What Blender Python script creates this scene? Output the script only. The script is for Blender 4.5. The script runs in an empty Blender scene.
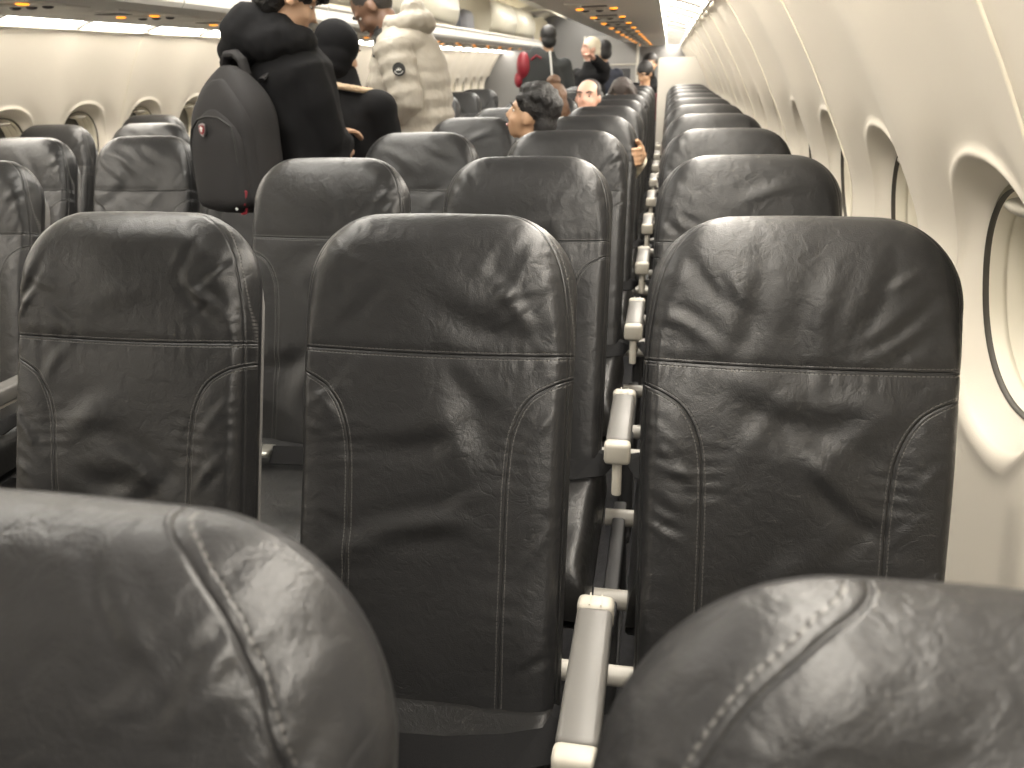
import bpy, bmesh, math, random
import numpy as np
from mathutils import Vector, Matrix, Euler
R = math.radians
sc = bpy.context.scene
COL = sc.collection
random.seed(7)

# ------------------------------------------------------------------ helpers
def tag(o, label=None, cat=None, group=None, kind=None):
    if label: o['label'] = label
    if cat: o['category'] = cat
    if group: o['group'] = group
    if kind: o['kind'] = kind
    return o

def empty(name, loc=(0, 0, 0), rz=0.0):
    o = bpy.data.objects.new(name, None); COL.objects.link(o)
    o.location = loc; o.rotation_euler = (0, 0, rz); o.empty_display_size = .1
    return o

def link(name, me, mats, parent=None, smooth=True):
    o = bpy.data.objects.new(name, me); COL.objects.link(o)
    if not isinstance(mats, (list, tuple)): mats = [mats]
    for m in mats:
        if m.name not in me.materials: me.materials.append(m)
    if smooth is True: me.shade_smooth()
    if parent: o.parent = parent
    return o

def copy_tree(o, parent=None):
    c = o.copy(); COL.objects.link(c); c.parent = parent
    for ch in list(o.children): copy_tree(ch, c)
    return c

def grid_mesh(name, P, closed_u=False, extra=None):
    """P: (n,m,3) array of points -> mesh of quads."""
    n, m = P.shape[:2]
    idx = np.arange(n * m).reshape(n, m)
    if closed_u: idx = np.vstack([idx, idx[:1]])
    f = np.stack([idx[:-1, :-1], idx[1:, :-1], idx[1:, 1:], idx[:-1, 1:]], -1).reshape(-1, 4)
    return raw_mesh(name, P.reshape(-1, 3), f)

def raw_mesh(name, V, F):
    me = bpy.data.meshes.new(name)
    me.vertices.add(len(V)); me.vertices.foreach_set('co', np.asarray(V, dtype=np.float32).ravel())
    F = np.asarray(F)
    me.loops.add(F.size); me.loops.foreach_set('vertex_index', F.ravel().astype(np.int32))
    me.polygons.add(len(F)); me.polygons.foreach_set('loop_start', np.arange(0, F.size, F.shape[1], dtype=np.int32))
    me.update(calc_edges=True); me.validate()
    return me

class MB:
    """collects primitive shapes into one mesh"""
    def __init__(s): s.bm = bmesh.new()
    def _new(s, geom_verts, M):
        bmesh.ops.transform(s.bm, matrix=M, verts=geom_verts)
    def box(s, c, d, bev=0.0, rot=None, seg=2, mi=0):
        nf = len(s.bm.faces)
        g = bmesh.ops.create_cube(s.bm, size=1)['verts']
        for v in g: v.co = Vector((v.co.x * d[0], v.co.y * d[1], v.co.z * d[2]))
        if bev > 0:
            es = list({e for v in g for e in v.link_edges})
            r = bmesh.ops.bevel(s.bm, geom=es, offset=bev, segments=seg, profile=.5, affect='EDGES')
            g = list({v for f in r['faces'] for v in f.verts} | {v for v in g if v.is_valid})
        M = Matrix.Translation(c)
        if rot: M = M @ Euler(rot).to_matrix().to_4x4()
        s._new(g, M)
        s.bm.faces.ensure_lookup_table()
        for f in s.bm.faces[nf:]: f.material_index = mi
        return s
    def tube(s, pts, r, seg=10, mi=0, cap=True, flat=None):
        """sweep along pts; r a number or list; flat=(sx,sy) squashes the section"""
        pts = [Vector(p) for p in pts]; n = len(pts)
        rr = r if isinstance(r, (list, tuple)) else [r] * n
        prev = None; rings = []
        for i, p in enumerate(pts):
            t = (pts[min(i + 1, n - 1)] - pts[max(i - 1, 0)]).normalized()
            if prev is None:
                a = Vector((0, 0, 1)) if abs(t.z) < .9 else Vector((1, 0, 0))
                a = (a - t * a.dot(t)).normalized()
            else: a = (prev - t * prev.dot(t)).normalized()
            prev = a; b = t.cross(a)
            fx, fy = flat or (1, 1)
            rings.append([s.bm.verts.new(p + a * math.cos(2 * math.pi * k / seg) * rr[i] * fx + b * math.sin(2 * math.pi * k / seg) * rr[i] * fy) for k in range(seg)])
        for i in range(n - 1):
            for k in range(seg):
                f = s.bm.faces.new((rings[i][k], rings[i][(k + 1) % seg], rings[i + 1][(k + 1) % seg], rings[i + 1][k])); f.material_index = mi
        if cap:
            for rg in (rings[0][::-1], rings[-1]):
                f = s.bm.faces.new(rg); f.material_index = mi
        return s
    def ball(s, c, d, seg=16, rot=None, mi=0):
        nf = len(s.bm.faces)
        g = bmesh.ops.create_uvsphere(s.bm, u_segments=seg, v_segments=max(6, seg * 2 // 3), radius=1)['verts']
        M = Matrix.Translation(c)
        if rot: M = M @ Euler(rot).to_matrix().to_4x4()
        M = M @ Matrix.Diagonal((d[0], d[1], d[2], 1))
        s._new(g, M)
        s.bm.faces.ensure_lookup_table()
        for f in s.bm.faces[nf:]: f.material_index = mi
        return s
    def prism(s, prof, axis, a, b, mi=0):
        """closed polygon prof (list of 2-tuples) extruded on axis from a to b"""
        def mk(p, t):
            if axis == 'y': return (p[0], t, p[1])
            if axis == 'x': return (t, p[0], p[1])
            return (p[0], p[1], t)
        A = [s.bm.verts.new(mk(p, a)) for p in prof]; B = [s.bm.verts.new(mk(p, b)) for p in prof]
        n = len(prof)
        for i in range(n):
            f = s.bm.faces.new((A[i], A[(i + 1) % n], B[(i + 1) % n], B[i])); f.material_index = mi
        for rg in (A[::-1], B):
            f = s.bm.faces.new(rg); f.material_index = mi
        return s
    def mesh(s, name='mesh'):
        bmesh.ops.recalc_face_normals(s.bm, faces=s.bm.faces)
        me = bpy.data.meshes.new(name); s.bm.to_mesh(me); s.bm.free(); return me
    def build(s, name, mats, parent=None, smooth=True, angle=40):
        me = s.mesh(name); o = link(name, me, mats, parent, False)
        if smooth:
            try: me.set_sharp_from_angle(angle=R(angle))
            except Exception: pass
            me.shade_smooth() if not smooth else None
            for p in me.polygons: p.use_smooth = True
            try: me.set_sharp_from_angle(angle=R(angle))
            except Exception: pass
        return o

# ------------------------------------------------------------------ materials
def mat(name, col, rough=.5, metal=0.0, spec=.5, emit=None, estr=0.0, bump=None, vary=None, coat=0.0, sheen=0.0):
    m = bpy.data.materials.new(name); m.use_nodes = True
    nt = m.node_tree; b = nt.nodes['Principled BSDF']
    b.inputs['Base Color'].default_value = (*col, 1); b.inputs['Roughness'].default_value = rough
    b.inputs['Metallic'].default_value = metal; b.inputs['Specular IOR Level'].default_value = spec
    if coat: b.inputs['Coat Weight'].default_value = coat
    if sheen: b.inputs['Sheen Weight'].default_value = sheen; b.inputs['Sheen Roughness'].default_value = .5
    if emit: b.inputs['Emission Color'].default_value = (*emit, 1); b.inputs['Emission Strength'].default_value = estr
    tc = nt.nodes.new('ShaderNodeTexCoord')
    if vary:   # (scale, amount)
        n = nt.nodes.new('ShaderNodeTexNoise'); n.inputs['Scale'].default_value = vary[0]; n.inputs['Detail'].default_value = 4
        nt.links.new(tc.outputs['Object'], n.inputs['Vector'])
        mx = nt.nodes.new('ShaderNodeMix'); mx.data_type = 'RGBA'
        a = vary[1]
        mx.inputs[6].default_value = (*[c * (1 - a) for c in col], 1); mx.inputs[7].default_value = (*[min(1, c * (1 + a)) for c in col], 1)
        nt.links.new(n.outputs['Fac'], mx.inputs[0]); nt.links.new(mx.outputs[2], b.inputs['Base Color'])
    if bump:   # (scale, strength, distance)
        n = nt.nodes.new('ShaderNodeTexNoise'); n.inputs['Scale'].default_value = bump[0]; n.inputs['Detail'].default_value = 3
        nt.links.new(tc.outputs['Object'], n.inputs['Vector'])
        bp = nt.nodes.new('ShaderNodeBump'); bp.inputs['Strength'].default_value = bump[1]; bp.inputs['Distance'].default_value = bump[2]
        nt.links.new(n.outputs['Fac'], bp.inputs['Height']); nt.links.new(bp.outputs['Normal'], b.inputs['Normal'])
    return m

def leather_mat(name, col, seams=True, rough=.37, crease=1.0):
    m = mat(name, col, rough, spec=.42); nt = m.node_tree; N = nt.nodes; L = nt.links; b = N['Principled BSDF']
    tc = N.new('ShaderNodeTexCoord')
    def math_(op, a, b_=None, c=None, clamp=False):
        n = N.new('ShaderNodeMath'); n.operation = op; n.use_clamp = clamp
        for i, v in enumerate((a, b_, c)):
            if v is None: continue
            if isinstance(v, (int, float)): n.inputs[i].default_value = v
            else: L.new(v, n.inputs[i])
        return n.outputs[0]
    gr = N.new('ShaderNodeTexVoronoi'); gr.inputs['Scale'].default_value = 620; gr.feature = 'F1'
    L.new(tc.outputs['Object'], gr.inputs['Vector'])
    n1 = N.new('ShaderNodeTexNoise'); n1.inputs['Scale'].default_value = 38; n1.inputs['Detail'].default_value = 4; n1.inputs['Distortion'].default_value = .8
    L.new(tc.outputs['Object'], n1.inputs['Vector'])
    n2 = N.new('ShaderNodeTexNoise'); n2.inputs['Scale'].default_value = 9; n2.inputs['Detail'].default_value = 2
    L.new(tc.outputs['Object'], n2.inputs['Vector'])
    # thin crease lines: ridge of noise
    n3 = N.new('ShaderNodeTexNoise'); n3.inputs['Scale'].default_value = 22; n3.inputs['Detail'].default_value = 2; n3.inputs['Distortion'].default_value = 1.6
    L.new(tc.outputs['Object'], n3.inputs['Vector'])
    rd = math_('ABSOLUTE', math_('SUBTRACT', n3.outputs['Fac'], .5))
    cr = math_('MULTIPLY', math_('SUBTRACT', 1.0, math_('MULTIPLY', rd, 20.0), clamp=True), math_('MULTIPLY', math_('SUBTRACT', n2.outputs['Fac'], .42, clamp=True), -.0010 * crease))
    h = math_('MULTIPLY', gr.outputs['Distance'], .00022)
    h = math_('ADD', h, math_('MULTIPLY', n1.outputs['Fac'], .0017 * crease))
    h = math_('ADD', h, cr)
    st_all = None
    if seams:
        for nm, two in (('seam_h', True), ('seam_b', True), ('seam_g', False)):
            at = N.new('ShaderNodeAttribute'); at.attribute_name = nm
            sp = N.new('ShaderNodeSeparateXYZ'); L.new(at.outputs['Vector'], sp.inputs[0])
            d, l = sp.outputs[0], sp.outputs[1]
            q = math_('DIVIDE', d, .0012)
            g = math_('EXPONENT', math_('MULTIPLY', math_('MULTIPLY', q, q), -1.0))
            h = math_('SUBTRACT', h, math_('MULTIPLY', g, .0020))
            q2 = math_('DIVIDE', math_('ABSOLUTE', math_('SUBTRACT', d, 0.0)), .009)
            puff = math_('EXPONENT', math_('MULTIPLY', math_('MULTIPLY', q2, q2), -1.0))
            h = math_('ADD', h, math_('MULTIPLY', puff, .0008))
            for off in ((-.0048, .0048) if two else (.006,)):
                dd = math_('ABSOLUTE', math_('SUBTRACT', d, off))
                line = math_('SUBTRACT', 1.0, math_('DIVIDE', dd, .0011), clamp=True)
                fr = math_('FRACT', math_('DIVIDE', l, .0056))
                dash = math_('GREATER_THAN', fr, .34)
                s = math_('MULTIPLY', line, dash)
                h = math_('ADD', h, math_('MULTIPLY', s, .0006)); h = math_('SUBTRACT', h, math_('MULTIPLY', line, .0009))
                st_all = s if st_all is None else math_('MAXIMUM', st_all, s)
    bp = N.new('ShaderNodeBump'); bp.inputs['Strength'].default_value = .85; bp.inputs['Distance'].default_value = 1.0
    L.new(h, bp.inputs['Height']); L.new(bp.outputs['Normal'], b.inputs['Normal'])
    mx = N.new('ShaderNodeMix'); mx.data_type = 'RGBA'
    mx.inputs[6].default_value = (*[c * .82 for c in col], 1); mx.inputs[7].default_value = (*[c * 1.25 for c in col], 1)
    L.new(n2.outputs['Fac'], mx.inputs[0]); out = mx.outputs[2]
    if st_all is not None:
        m2 = N.new('ShaderNodeMix'); m2.data_type = 'RGBA'; m2.inputs[7].default_value = (.085, .082, .078, 1)
        L.new(st_all, m2.inputs[0]); L.new(out, m2.inputs[6]); out = m2.outputs[2]
    L.new(out, b.inputs['Base Color'])
    L.new(math_('ADD', math_('MULTIPLY', n1.outputs['Fac'], .16), rough - .08), b.inputs['Roughness'])
    return m

M = {}
LEA = (.0165, .0165, .0170)
M['leather'] = leather_mat('leather_dark', LEA)
M['leather_near'] = leather_mat('leather_near', (.020, .0198, .0203), crease=1.4, rough=.36)
M['leather_plain'] = leather_mat('leather_cushion', (.010, .0098, .0096), seams=False, rough=.36)
M['shell'] = mat('seat_shell_plastic', (.16, .155, .15), .5, bump=(300, .1, .001))
M['shell_dark'] = mat('seat_leg_dark', (.05, .05, .052), .5)
M['arm_grey'] = mat('armrest_grey', (.115, .111, .104), .38, bump=(90, .06, .002))
M['cap'] = mat('cap_cream_plastic', (.44, .415, .36), .4)
M['white_metal'] = mat('painted_tube', (.42, .40, .36), .35)
M['strap'] = mat('belt_webbing', (.006, .006, .0065), .75, spec=.15, bump=(700, .4, .001))
M['buckle'] = mat('buckle_metal', (.55, .54, .50), .3, metal=1.0)
M['carpet'] = mat('carpet_grey', (.055, .055, .06), .95, bump=(500, .6, .004), vary=(60, .4))
M['wall'] = mat('sidewall_panel', (.70, .655, .575), .42, bump=(750, .18, .0016))
M['wall_smooth'] = mat('sidewall_liner', (.72, .68, .57), .40)
M['bin'] = mat('bin_plastic', (.50, .47, .385), .40)
M['bin_under'] = mat('bin_underside', (.66, .645, .615), .5)
M['psu'] = mat('service_panel_grey', (.72, .70, .66), .5)
M['psu_dark'] = mat('service_panel_dark', (.045, .043, .045), .5)
M['rail'] = mat('bin_rail', (.50, .48, .44), .35)
M['gasket'] = mat('window_gasket', (.06, .055, .045), .5)
M['glow'] = mat('cove_diffuser', (.9, .87, .78), .5, emit=(1.0, .93, .825), estr=11.0)
M['cover'] = mat('cove_rib', (.10, .095, .085), .5)
M['lampglow'] = mat('ceiling_diffuser', (.9, .88, .8), .5, emit=(1.0, .95, .86), estr=9.0)
M['amber'] = mat('amber_light', (.9, .45, .05), .4, emit=(1.0, .33, .02), estr=1.0)
M['whitelamp'] = mat('white_indicator', (.8, .85, .9), .4, emit=(.8, .9, 1.0), estr=1.5)
M['partition'] = mat('partition_panel', (.50, .475, .43), .5)
M['ceil'] = mat('ceiling_panel', (.62, .60, .55), .5)
M['bulk2'] = mat('divider_grey', (.26, .255, .25), .5)
M['bulk'] = mat('bulkhead_grey', (.15, .148, .145), .5)
M['dark'] = mat('dark_recess', (.03, .03, .033), .6)

def glass_mat():
    m = bpy.data.materials.new('window_pane'); m.use_nodes = True
    b = m.node_tree.nodes['Principled BSDF']
    b.inputs['Base Color'].default_value = (.10, .095, .085, 1); b.inputs['Roughness'].default_value = .08
    b.inputs['Coat Weight'].default_value = .5
    return m
M['glass'] = glass_mat()

# ------------------------------------------------------------------ cabin shell
PITCH = .76
Y0, Y1 = -3.9, 13.0
WP = .533           # window pitch
WY = .025           # centre of one window
WZ = .985            # window centre height
def wall_x(z):      # clean profile of the side wall: an arc above the windows, nearly upright below
    z = np.asarray(z, dtype=float)
    c = np.sqrt(np.maximum(1.945 ** 2 - (z - .32) ** 2, .01)); l = 1.812 + .05 * (.95 - z)
    k = .018; h = np.clip(.5 + .5 * (l - c) / k, 0, 1)
    return l * (1 - h) + c * h - k * h * (1 - h) - np.clip(z - 1.4, 0, 1) * 0
def wall_nrm(z):
    z = np.asarray(z, dtype=float)
    s = np.interp(z, [.6, .9, 1.1, 1.2, 1.55], [.05, .12, .36, .45, .63])
    return np.sqrt(1 - s * s), s

WA, WB = float(wall_x(.84)) + .006, float(wall_x(1.13)) + .006
def win_x(z): return WA + (WB - WA) * (np.asarray(z) - .84) / .29
WNX, WNZ = .29 / math.hypot(.29, WA - WB), (WA - WB) / math.hypot(.29, WA - WB)
def wall_module():
    """one window bay: polar mesh, rings from the reveal outward to the rectangle"""
    na = 112
    z0, z1 = 0.0, 1.545
    th = np.linspace(0, 2 * np.pi, na, endpoint=False)
    # superellipse rim
    a, b, p = .180, .198, 2.25
    def se(a, b): 
        c, s = np.cos(th), np.sin(th)
        return np.sign(c) * np.abs(c) ** (2 / p) * a, np.sign(s) * np.abs(s) ** (2 / p) * b
    ry, rz = se(a, b)
    # matching boundary on the rectangle, by direction
    hw = WP / 2
    by = np.empty(na); bz = np.empty(na)
    up, dn = z1 - WZ, WZ - z0
    for i in range(na):
        dy, dz = np.cos(th[i]) , np.sin(th[i]) * 1.9
        k = min(hw / max(abs(dy), 1e-6), (up if dz > 0 else dn) / max(abs(dz), 1e-6))
        by[i], bz[i] = dy * k, dz * k
    # snap corners
    for cy, cz in ((hw, up), (-hw, up), (hw, -dn), (-hw, -dn)):
        j = np.argmin((by - cy) ** 2 + (bz - cz) ** 2); by[j], bz[j] = cy, cz
    rings = []
    # inward reveal rings: f from 1 (rim) to 0 (inner edge)
    iy, iz = se(.143, .158)
    for f in np.linspace(0, 1, 12):
        yy = iy + (ry - iy) * f; zz = iz + (rz - iz) * f
        dep = .034 * (1 - f) ** .8 if f < 1 else 0
        rings.append((yy, zz, np.full(na, dep)))
    for f in (.010, .022, .034, .05, .075, .11, .16, .22, .3, .4, .5, .6, .7, .8, .9, 1.0):
        yy = ry + (by - ry) * f; zz = rz + (bz - rz) * f
        lip = -.006 * math.exp(-((f - .02) / .02) ** 2)
        rings.append((yy, zz, np.full(na, lip)))
    P = []
    for k, (yy, zz, dep) in enumerate(rings):
        Z = zz + WZ
        out = np.maximum(np.hypot(yy / a, zz / b) - 1, 0)
        amp = np.interp(Z, [.3, .6, 1.0, 1.2, 1.45, 1.545], [.0, .015, .036, .036, .024, .018])
        cor = amp * (.5 - .5 * np.cos(2 * np.pi * yy / WP)) ** 1.3 * np.clip(out * 2.5, 0, 1)
        # inside the rim the surface stays on the window plane (a chord), not on the curve
        nx, nz = wall_nrm(Z)
        x = wall_x(Z)
        if k < 12:
            f_ = k / 11; g_ = f_ ** 1.5; x = x * g_ + win_x(Z) * (1 - g_)
        off = dep - cor
        P.append(np.stack([x + nx * off, yy, Z + nz * off * (dep > .001)], -1))
    return np.array(P).transpose(1, 0, 2), rings
WM, _r = wall_module()

def build_wall(side):
    WYs = WY if side > 0 else WY + .11
    n, m = WM.shape[:2]
    V = []; F = []
    idx = np.arange(n * m).reshape(n, m); idx2 = np.vstack([idx, idx[:1]])
    f = np.stack([idx2[:-1, :-1], idx2[1:, :-1], idx2[1:, 1:], idx2[:-1, 1:]], -1).reshape(-1, 4)
    if side < 0: f = f[:, ::-1]
    k0 = int(math.floor((Y0 - WY) / WP)); k1 = int(math.ceil((Y1 - WY) / WP))
    ks = list(range(k0, k1 + 1))
    for i, k in enumerate(ks):
        P = WM.reshape(-1, 3).copy(); P[:, 0] *= side; P[:, 1] += WYs + k * WP
        V.append(P); F.append(f + i * n * m)
    me = raw_mesh('wall', np.vstack(V), np.vstack(F))
    o = link('wall_right' if side > 0 else 'wall_left', me, M['wall'])
    tag(o, kind='structure')
    # joints between panels (every second bay)
    mb = MB()
    zz = np.linspace(.05, 1.54, 40)
    for k in ks:
        yj = WYs + k * WP + WP / 2
        if (k % 2) != 1: continue
        amp = np.interp(zz, [.3, .6, 1.0, 1.2, 1.45, 1.545], [.0, .015, .036, .036, .024, .018])
        xs = wall_x(zz) - amp - .0005
        mb.tube([(side * x, yj, z) for x, z in zip(xs, zz)], .0020, seg=6)
    t = mb.build('trim_1' if side > 0 else 'trim_2', M['wall_smooth']); tag(t, kind='structure')
    return ks

ks = build_wall(1); build_wall(-1)

def window_parts():
    """gasket, liner tunnel, pane and shade grip of one window (right side, centre at origin y=0)"""
    th = np.linspace(0, 2 * np.pi, 64, endpoint=False); p = 2.25
    def ring(a, b, dep):
        c, s = np.cos(th), np.sin(th)
        yy = np.sign(c) * np.abs(c) ** (2 / p) * a; zz = np.sign(s) * np.abs(s) ** (2 / p) * b
        Z = zz + WZ; nx, nz = WNX, WNZ
        return np.stack([win_x(Z) + nx * dep, yy, Z + nz * dep], -1)
    g = np.stack([ring(.1435, .1585, .036), ring(.1422, .1572, .031), ring(.1408, .1558, .031), ring(.1400, .1550, .040)], 1)
    l = np.stack([ring(.1412, .1562, .036), ring(.135, .150, .054), ring(.1335, .1485, .060), ring(.136, .151, .0615), ring(.1325, .1475, .063), ring(.126, .141, .082), ring(.1245, .1395, .088), ring(.127, .142, .0895), ring(.123, .138, .091), ring(.115, .130, .122)], 1)
    pr = [ring(.117 * q + 1e-4, .132 * q + 1e-4, .119) for q in (1, .8, .6, .4, .2, 0)]
    pn = np.stack(pr, 1)
    gm, lm, pm = grid_mesh('gasket', g, True), grid_mesh('liner', l, True), grid_mesh('pane', pn, True)
    mb = MB()
    nx, nz = wall_nrm(WZ + .16)
    mb.ball((float(win_x(WZ + .142)) + .040, 0, WZ + .138), (.026, .058, .012), 20)
    hm = mb.mesh('grip')
    return gm, lm, pm, hm
gm, lm, pm, hm = window_parts()
for p_ in hm.polygons: p_.use_smooth = True
wn = 1
for side in (1, -1):
    if side < 0:
        new = []
        for me in (gm, lm, pm, hm):
            c = me.copy(); 
            for v in c.vertices: v.co.x *= -1
            c.flip_normals(); new.append(c)
        G_, L_, P_, H_ = new
    else: G_, L_, P_, H_ = gm, lm, pm, hm
    for k in ks:
        y = (WY if side > 0 else WY + .11) + k * WP
        if y < -.9 or (side > 0 and y > 7.2): continue
        e = empty('window_%d' % wn, (0, y, 0)); tag(e, kind='structure'); wn += 1
        link('liner', L_, M['wall_smooth'], e); link('gasket', G_, M['gasket'], e)
        link('pane', P_, M['glass'], e); link('shade_grip', H_, M['cap'], e)

# floor, outer skin behind the windows, ends
mb = MB(); mb.box((0, (Y0 + Y1) / 2, -.02), (3.9, Y1 - Y0, .04)); tag(mb.build('floor', M['carpet'], smooth=False), kind='structure')
mb = MB()
for s in (1, -1): 
    mb.box((s * 2.16, (Y0 + Y1) / 2, .9), (.02, Y1 - Y0, 2.4))
tag(mb.build('trim_3', M['wall_smooth'], smooth=False), kind='structure')

NTH = ['nearest', 'second', 'third', 'fourth', 'fifth', 'sixth', 'seventh', 'eighth', 'ninth', 'tenth', 'eleventh', 'twelfth', 'thirteenth', 'fourteenth']
def nth(i): return (NTH[i] + ' from the viewer') if 0 < i < len(NTH) else ('nearest to the viewer' if i == 0 else 'behind the viewpoint')
# cove lights (between sidewall top and bin), one diffuser per panel length
CL = 2 * WP
def cove(side):
    prof = []
    for t in np.linspace(0, 1, 9):
        x = 1.495 + (1.285 - 1.495) * t; z = 1.545 + .035 * math.sin(t * math.pi * .75) + .03 * t
        prof.append((x, z))
    me = grid_mesh('diffuser', np.array([[(side * x, y, z) for (x, z) in prof] for y in np.linspace(-CL / 2 + .012, CL / 2 - .012, 3)]))
    return me
yj0 = WY + WP / 2 - 3 * CL   # a joint
rib_profile = [(1.50, 1.538), (1.44, 1.560), (1.38, 1.578), (1.33, 1.588), (1.285, 1.598)]
for side in (1, -1):
    dm = cove(side)
    mbr = MB()
    mbr.tube([(side * x, 0, z + .001) for x, z in rib_profile], .011, seg=8)
    rm = mbr.mesh('rib')
    mbc = MB(); mbc.ball((side * 1.487, 0, 1.540), (.018, .028, .010), 14); bmh = mbc.mesh('bump')
    mbl = MB(); mbl.box((side * 1.492, 0, 1.536), (.014, CL, .012), .004); lipm = mbl.mesh('lip')
    i = 0; y = -CL * 3.5 + WY + WP / 2 - CL/2*0
    base = WY - WP / 2 + WP   # joint at WY+WP/2 when k odd -> see below
    yj = (WY if side > 0 else WY + .11) + WP / 2 + WP * (-7)   # joints: k odd => yj = WY+k*WP+WP/2
    while yj < Y1:
        o = empty('cove_light', (0, yj + CL / 2, 0))
        where = 'right' if side > 0 else 'left'
        first = 2.9 if side > 0 else 1.6
        kth = int(math.floor((yj + CL / 2 - first) / CL)) if yj + CL / 2 > first else -1
        tag(o, 'glowing cove light panel above the %s cabin windows, %s' % (where, nth(kth)), 'light', 'cove lights above the %s windows' % where)
        link('diffuser', dm, M['glow'], o)
        r = link('rib', rm, M['cover'], o); r.location.y = -CL / 2
        r = link('rib', rm, M['cover'], o); r.scale.y = .6
        c = link('rib_cap', bmh, M['cap'], o); c.location.y = -CL / 2
        link('edge_strip', lipm, M['cap'], o)
        yj += CL

# ceiling
def arc_grid(pts, name, mat_, ya=Y0, yb=Y1, kind='structure', ny=2):
    P = np.array([[(x, y, z) for x, z in pts] for y in np.linspace(ya, yb, ny)])
    o = link(name, grid_mesh(name, P), mat_); return tag(o, kind=kind)
arc_grid([(x, 2.16 - .06 * (x / .62) ** 2) for x in np.linspace(-.62, .62, 15)], 'ceiling', M['ceil'])
# above-bin closure
arc_grid([(-1.52, 1.56), (-1.42, 1.80), (-1.2, 2.05), (-.62, 2.16)], 'trim_4', M['bin'])
arc_grid([(.62, 2.16), (1.2, 2.05), (1.42, 1.80), (1.52, 1.56)], 'trim_5', M['bin'])

BINL = 1.52
def bin_unit(side, y, state, n):
    """one overhead bin, two rows long. state: closed / open (door up) """
    o = empty('overhead_bin', (0, y, 0))
    s = side
    def q(x): return s * x
    mb = MB()   # shell: bottom slab with the lip
    bot = [(q(.70), 1.60), (q(.715), 1.582), (q(.80), 1.573), (q(1.29), 1.556), (q(1.29), 1.60), (q(.80), 1.625), (q(.735), 1.69), (q(.70), 1.69)]
    mb.prism(bot, 'y', -BINL / 2 + .004, BINL / 2 - .004)
    mb.build('bin_floor', M['bin_under'] , o, angle=30)
    for yy in (-BINL / 2 + .010, BINL / 2 - .010):
        mb = MB()
        mb.prism([(q(.72), 1.66), (q(.66), 1.78), (q(.655), 1.88), (q(.70), 2.0), (q(.80), 2.07), (q(1.2), 2.03), (q(1.40), 1.80), (q(1.40), 1.60), (q(.8), 1.60)], 'y', yy - .008, yy + .008)
        mb.build('end_wall', M['bin'], o, angle=30)
    mb = MB(); mb.tube([(q(.705), -BINL / 2 + .01, 1.672), (q(.705), BINL / 2 - .01, 1.672)], .016, 10)
    mb.build('hand_rail', M['rail'], o)
    cp = [(.700, 1.700), (.672, 1.75), (.655, 1.82), (.658, 1.90), (.685, 1.98), (.735, 2.045)]
    if state == 'closed':
        P = [[(q(x), yy, z) for x, z in cp] for yy in np.linspace(-BINL / 2 + .008, BINL / 2 - .008, 2)]
        d = grid_mesh('door', np.array(P)); dd = link('door', d, M['bin'], o)
        sm = dd.modifiers.new('s', 'SOLIDIFY'); sm.thickness = .02; sm.offset = 0
    else:
        hp = [(.735, 2.045), (.66, 2.075), (.58, 2.085), (.50, 2.08), (.42, 2.06), (.36, 2.02)]
        P = [[(q(x), yy, z) for x, z in hp] for yy in np.linspace(-BINL / 2 + .008, BINL / 2 - .008, 2)]
        d = grid_mesh('door', np.array(P)); dd = link('door', d, M['bin'], o)
        sm = dd.modifiers.new('s', 'SOLIDIFY'); sm.thickness = .02; sm.offset = 0
        mb = MB(); mb.box((q(1.36), 0, 1.83), (.01, BINL - .03, .42)); mb.build('back_wall', M['bin'], o, smooth=False)
    w = 'right' if side > 0 else 'left'
    tag(o, '', 'overhead bin', 'overhead bins on the %s of the aisle' % w)
    o['label'] = n
    return o
ords = ['first', 'second', 'third', 'fourth', 'fifth', 'sixth', 'seventh', 'eighth', 'ninth', 'tenth', 'eleventh', 'twelfth', 'thirteenth']
ORD = ['front', 'second', 'third', 'fourth', 'fifth', 'sixth', 'seventh', 'eighth', 'ninth', 'tenth', 'eleventh', 'twelfth']
BY = [-3.1 + i * BINL for i in range(11)]
stL = {}
for i, y in enumerate(BY):
    bin_unit(1, y, 'closed', 'closed overhead bin with grey underside, right of the aisle, %s' % nth(i - 4 if i >= 4 else -1))
for i, y in enumerate(BY):
    st = 'open' if i in (7, 10) else 'closed'
    bin_unit(-1, y, st, ('open cream overhead bin with door up, left of the aisle, %s' if st == 'open' else 'cream overhead bin with shut door, left of the aisle, %s') % nth(i - 3 if i >= 3 else -1))

# luggage in the open bins
def duffel(name, loc, L, r, m, label, cat):
    o = empty(name, loc); tag(o, label, cat)
    b = MB(); b.box((0, 0, r), (r * 1.9, L, r * 1.9), r * .6, seg=4); b.build('bag_body', m, o)
    b = MB(); b.tube([(-.02, -L * .25, r * 1.9), (-.02, -L * .2, r * 2.25), (-.02, L * .2, r * 2.25), (-.02, L * .25, r * 1.9)], .012, 8); b.build('handle', M['psu_dark'], o)
    b = MB(); b.tube([(r * .55, -L * .45, r * 1.86), (r * .55, L * .45, r * 1.86)], .006, 6); b.build('zip', M['rail'], o)
    return o
M['bag_navy'] = mat('bag_navy', (.012, .016, .03), .7, bump=(300, .3, .002)); M['bag_violet'] = mat('bag_violet', (.05, .04, .24), .6, bump=(300, .3, .002)); M['bag_grey'] = mat('bag_grey', (.20, .20, .22), .7)
duffel('holdall', (-.93, 7.16, 1.632), .55, .15, M['bag_navy'], 'dark navy holdall in the first open bin on the left', 'bag')
duffel('holdall', (-.93, 7.85, 1.632), .45, .14, M['bag_grey'], 'grey holdall beside the navy one in an open left bin', 'bag')
duffel('holdall', (-.93, 11.75, 1.632), .60, .16, M['bag_violet'], 'violet blue holdall in the farthest open bin on the left', 'bag')
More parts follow.
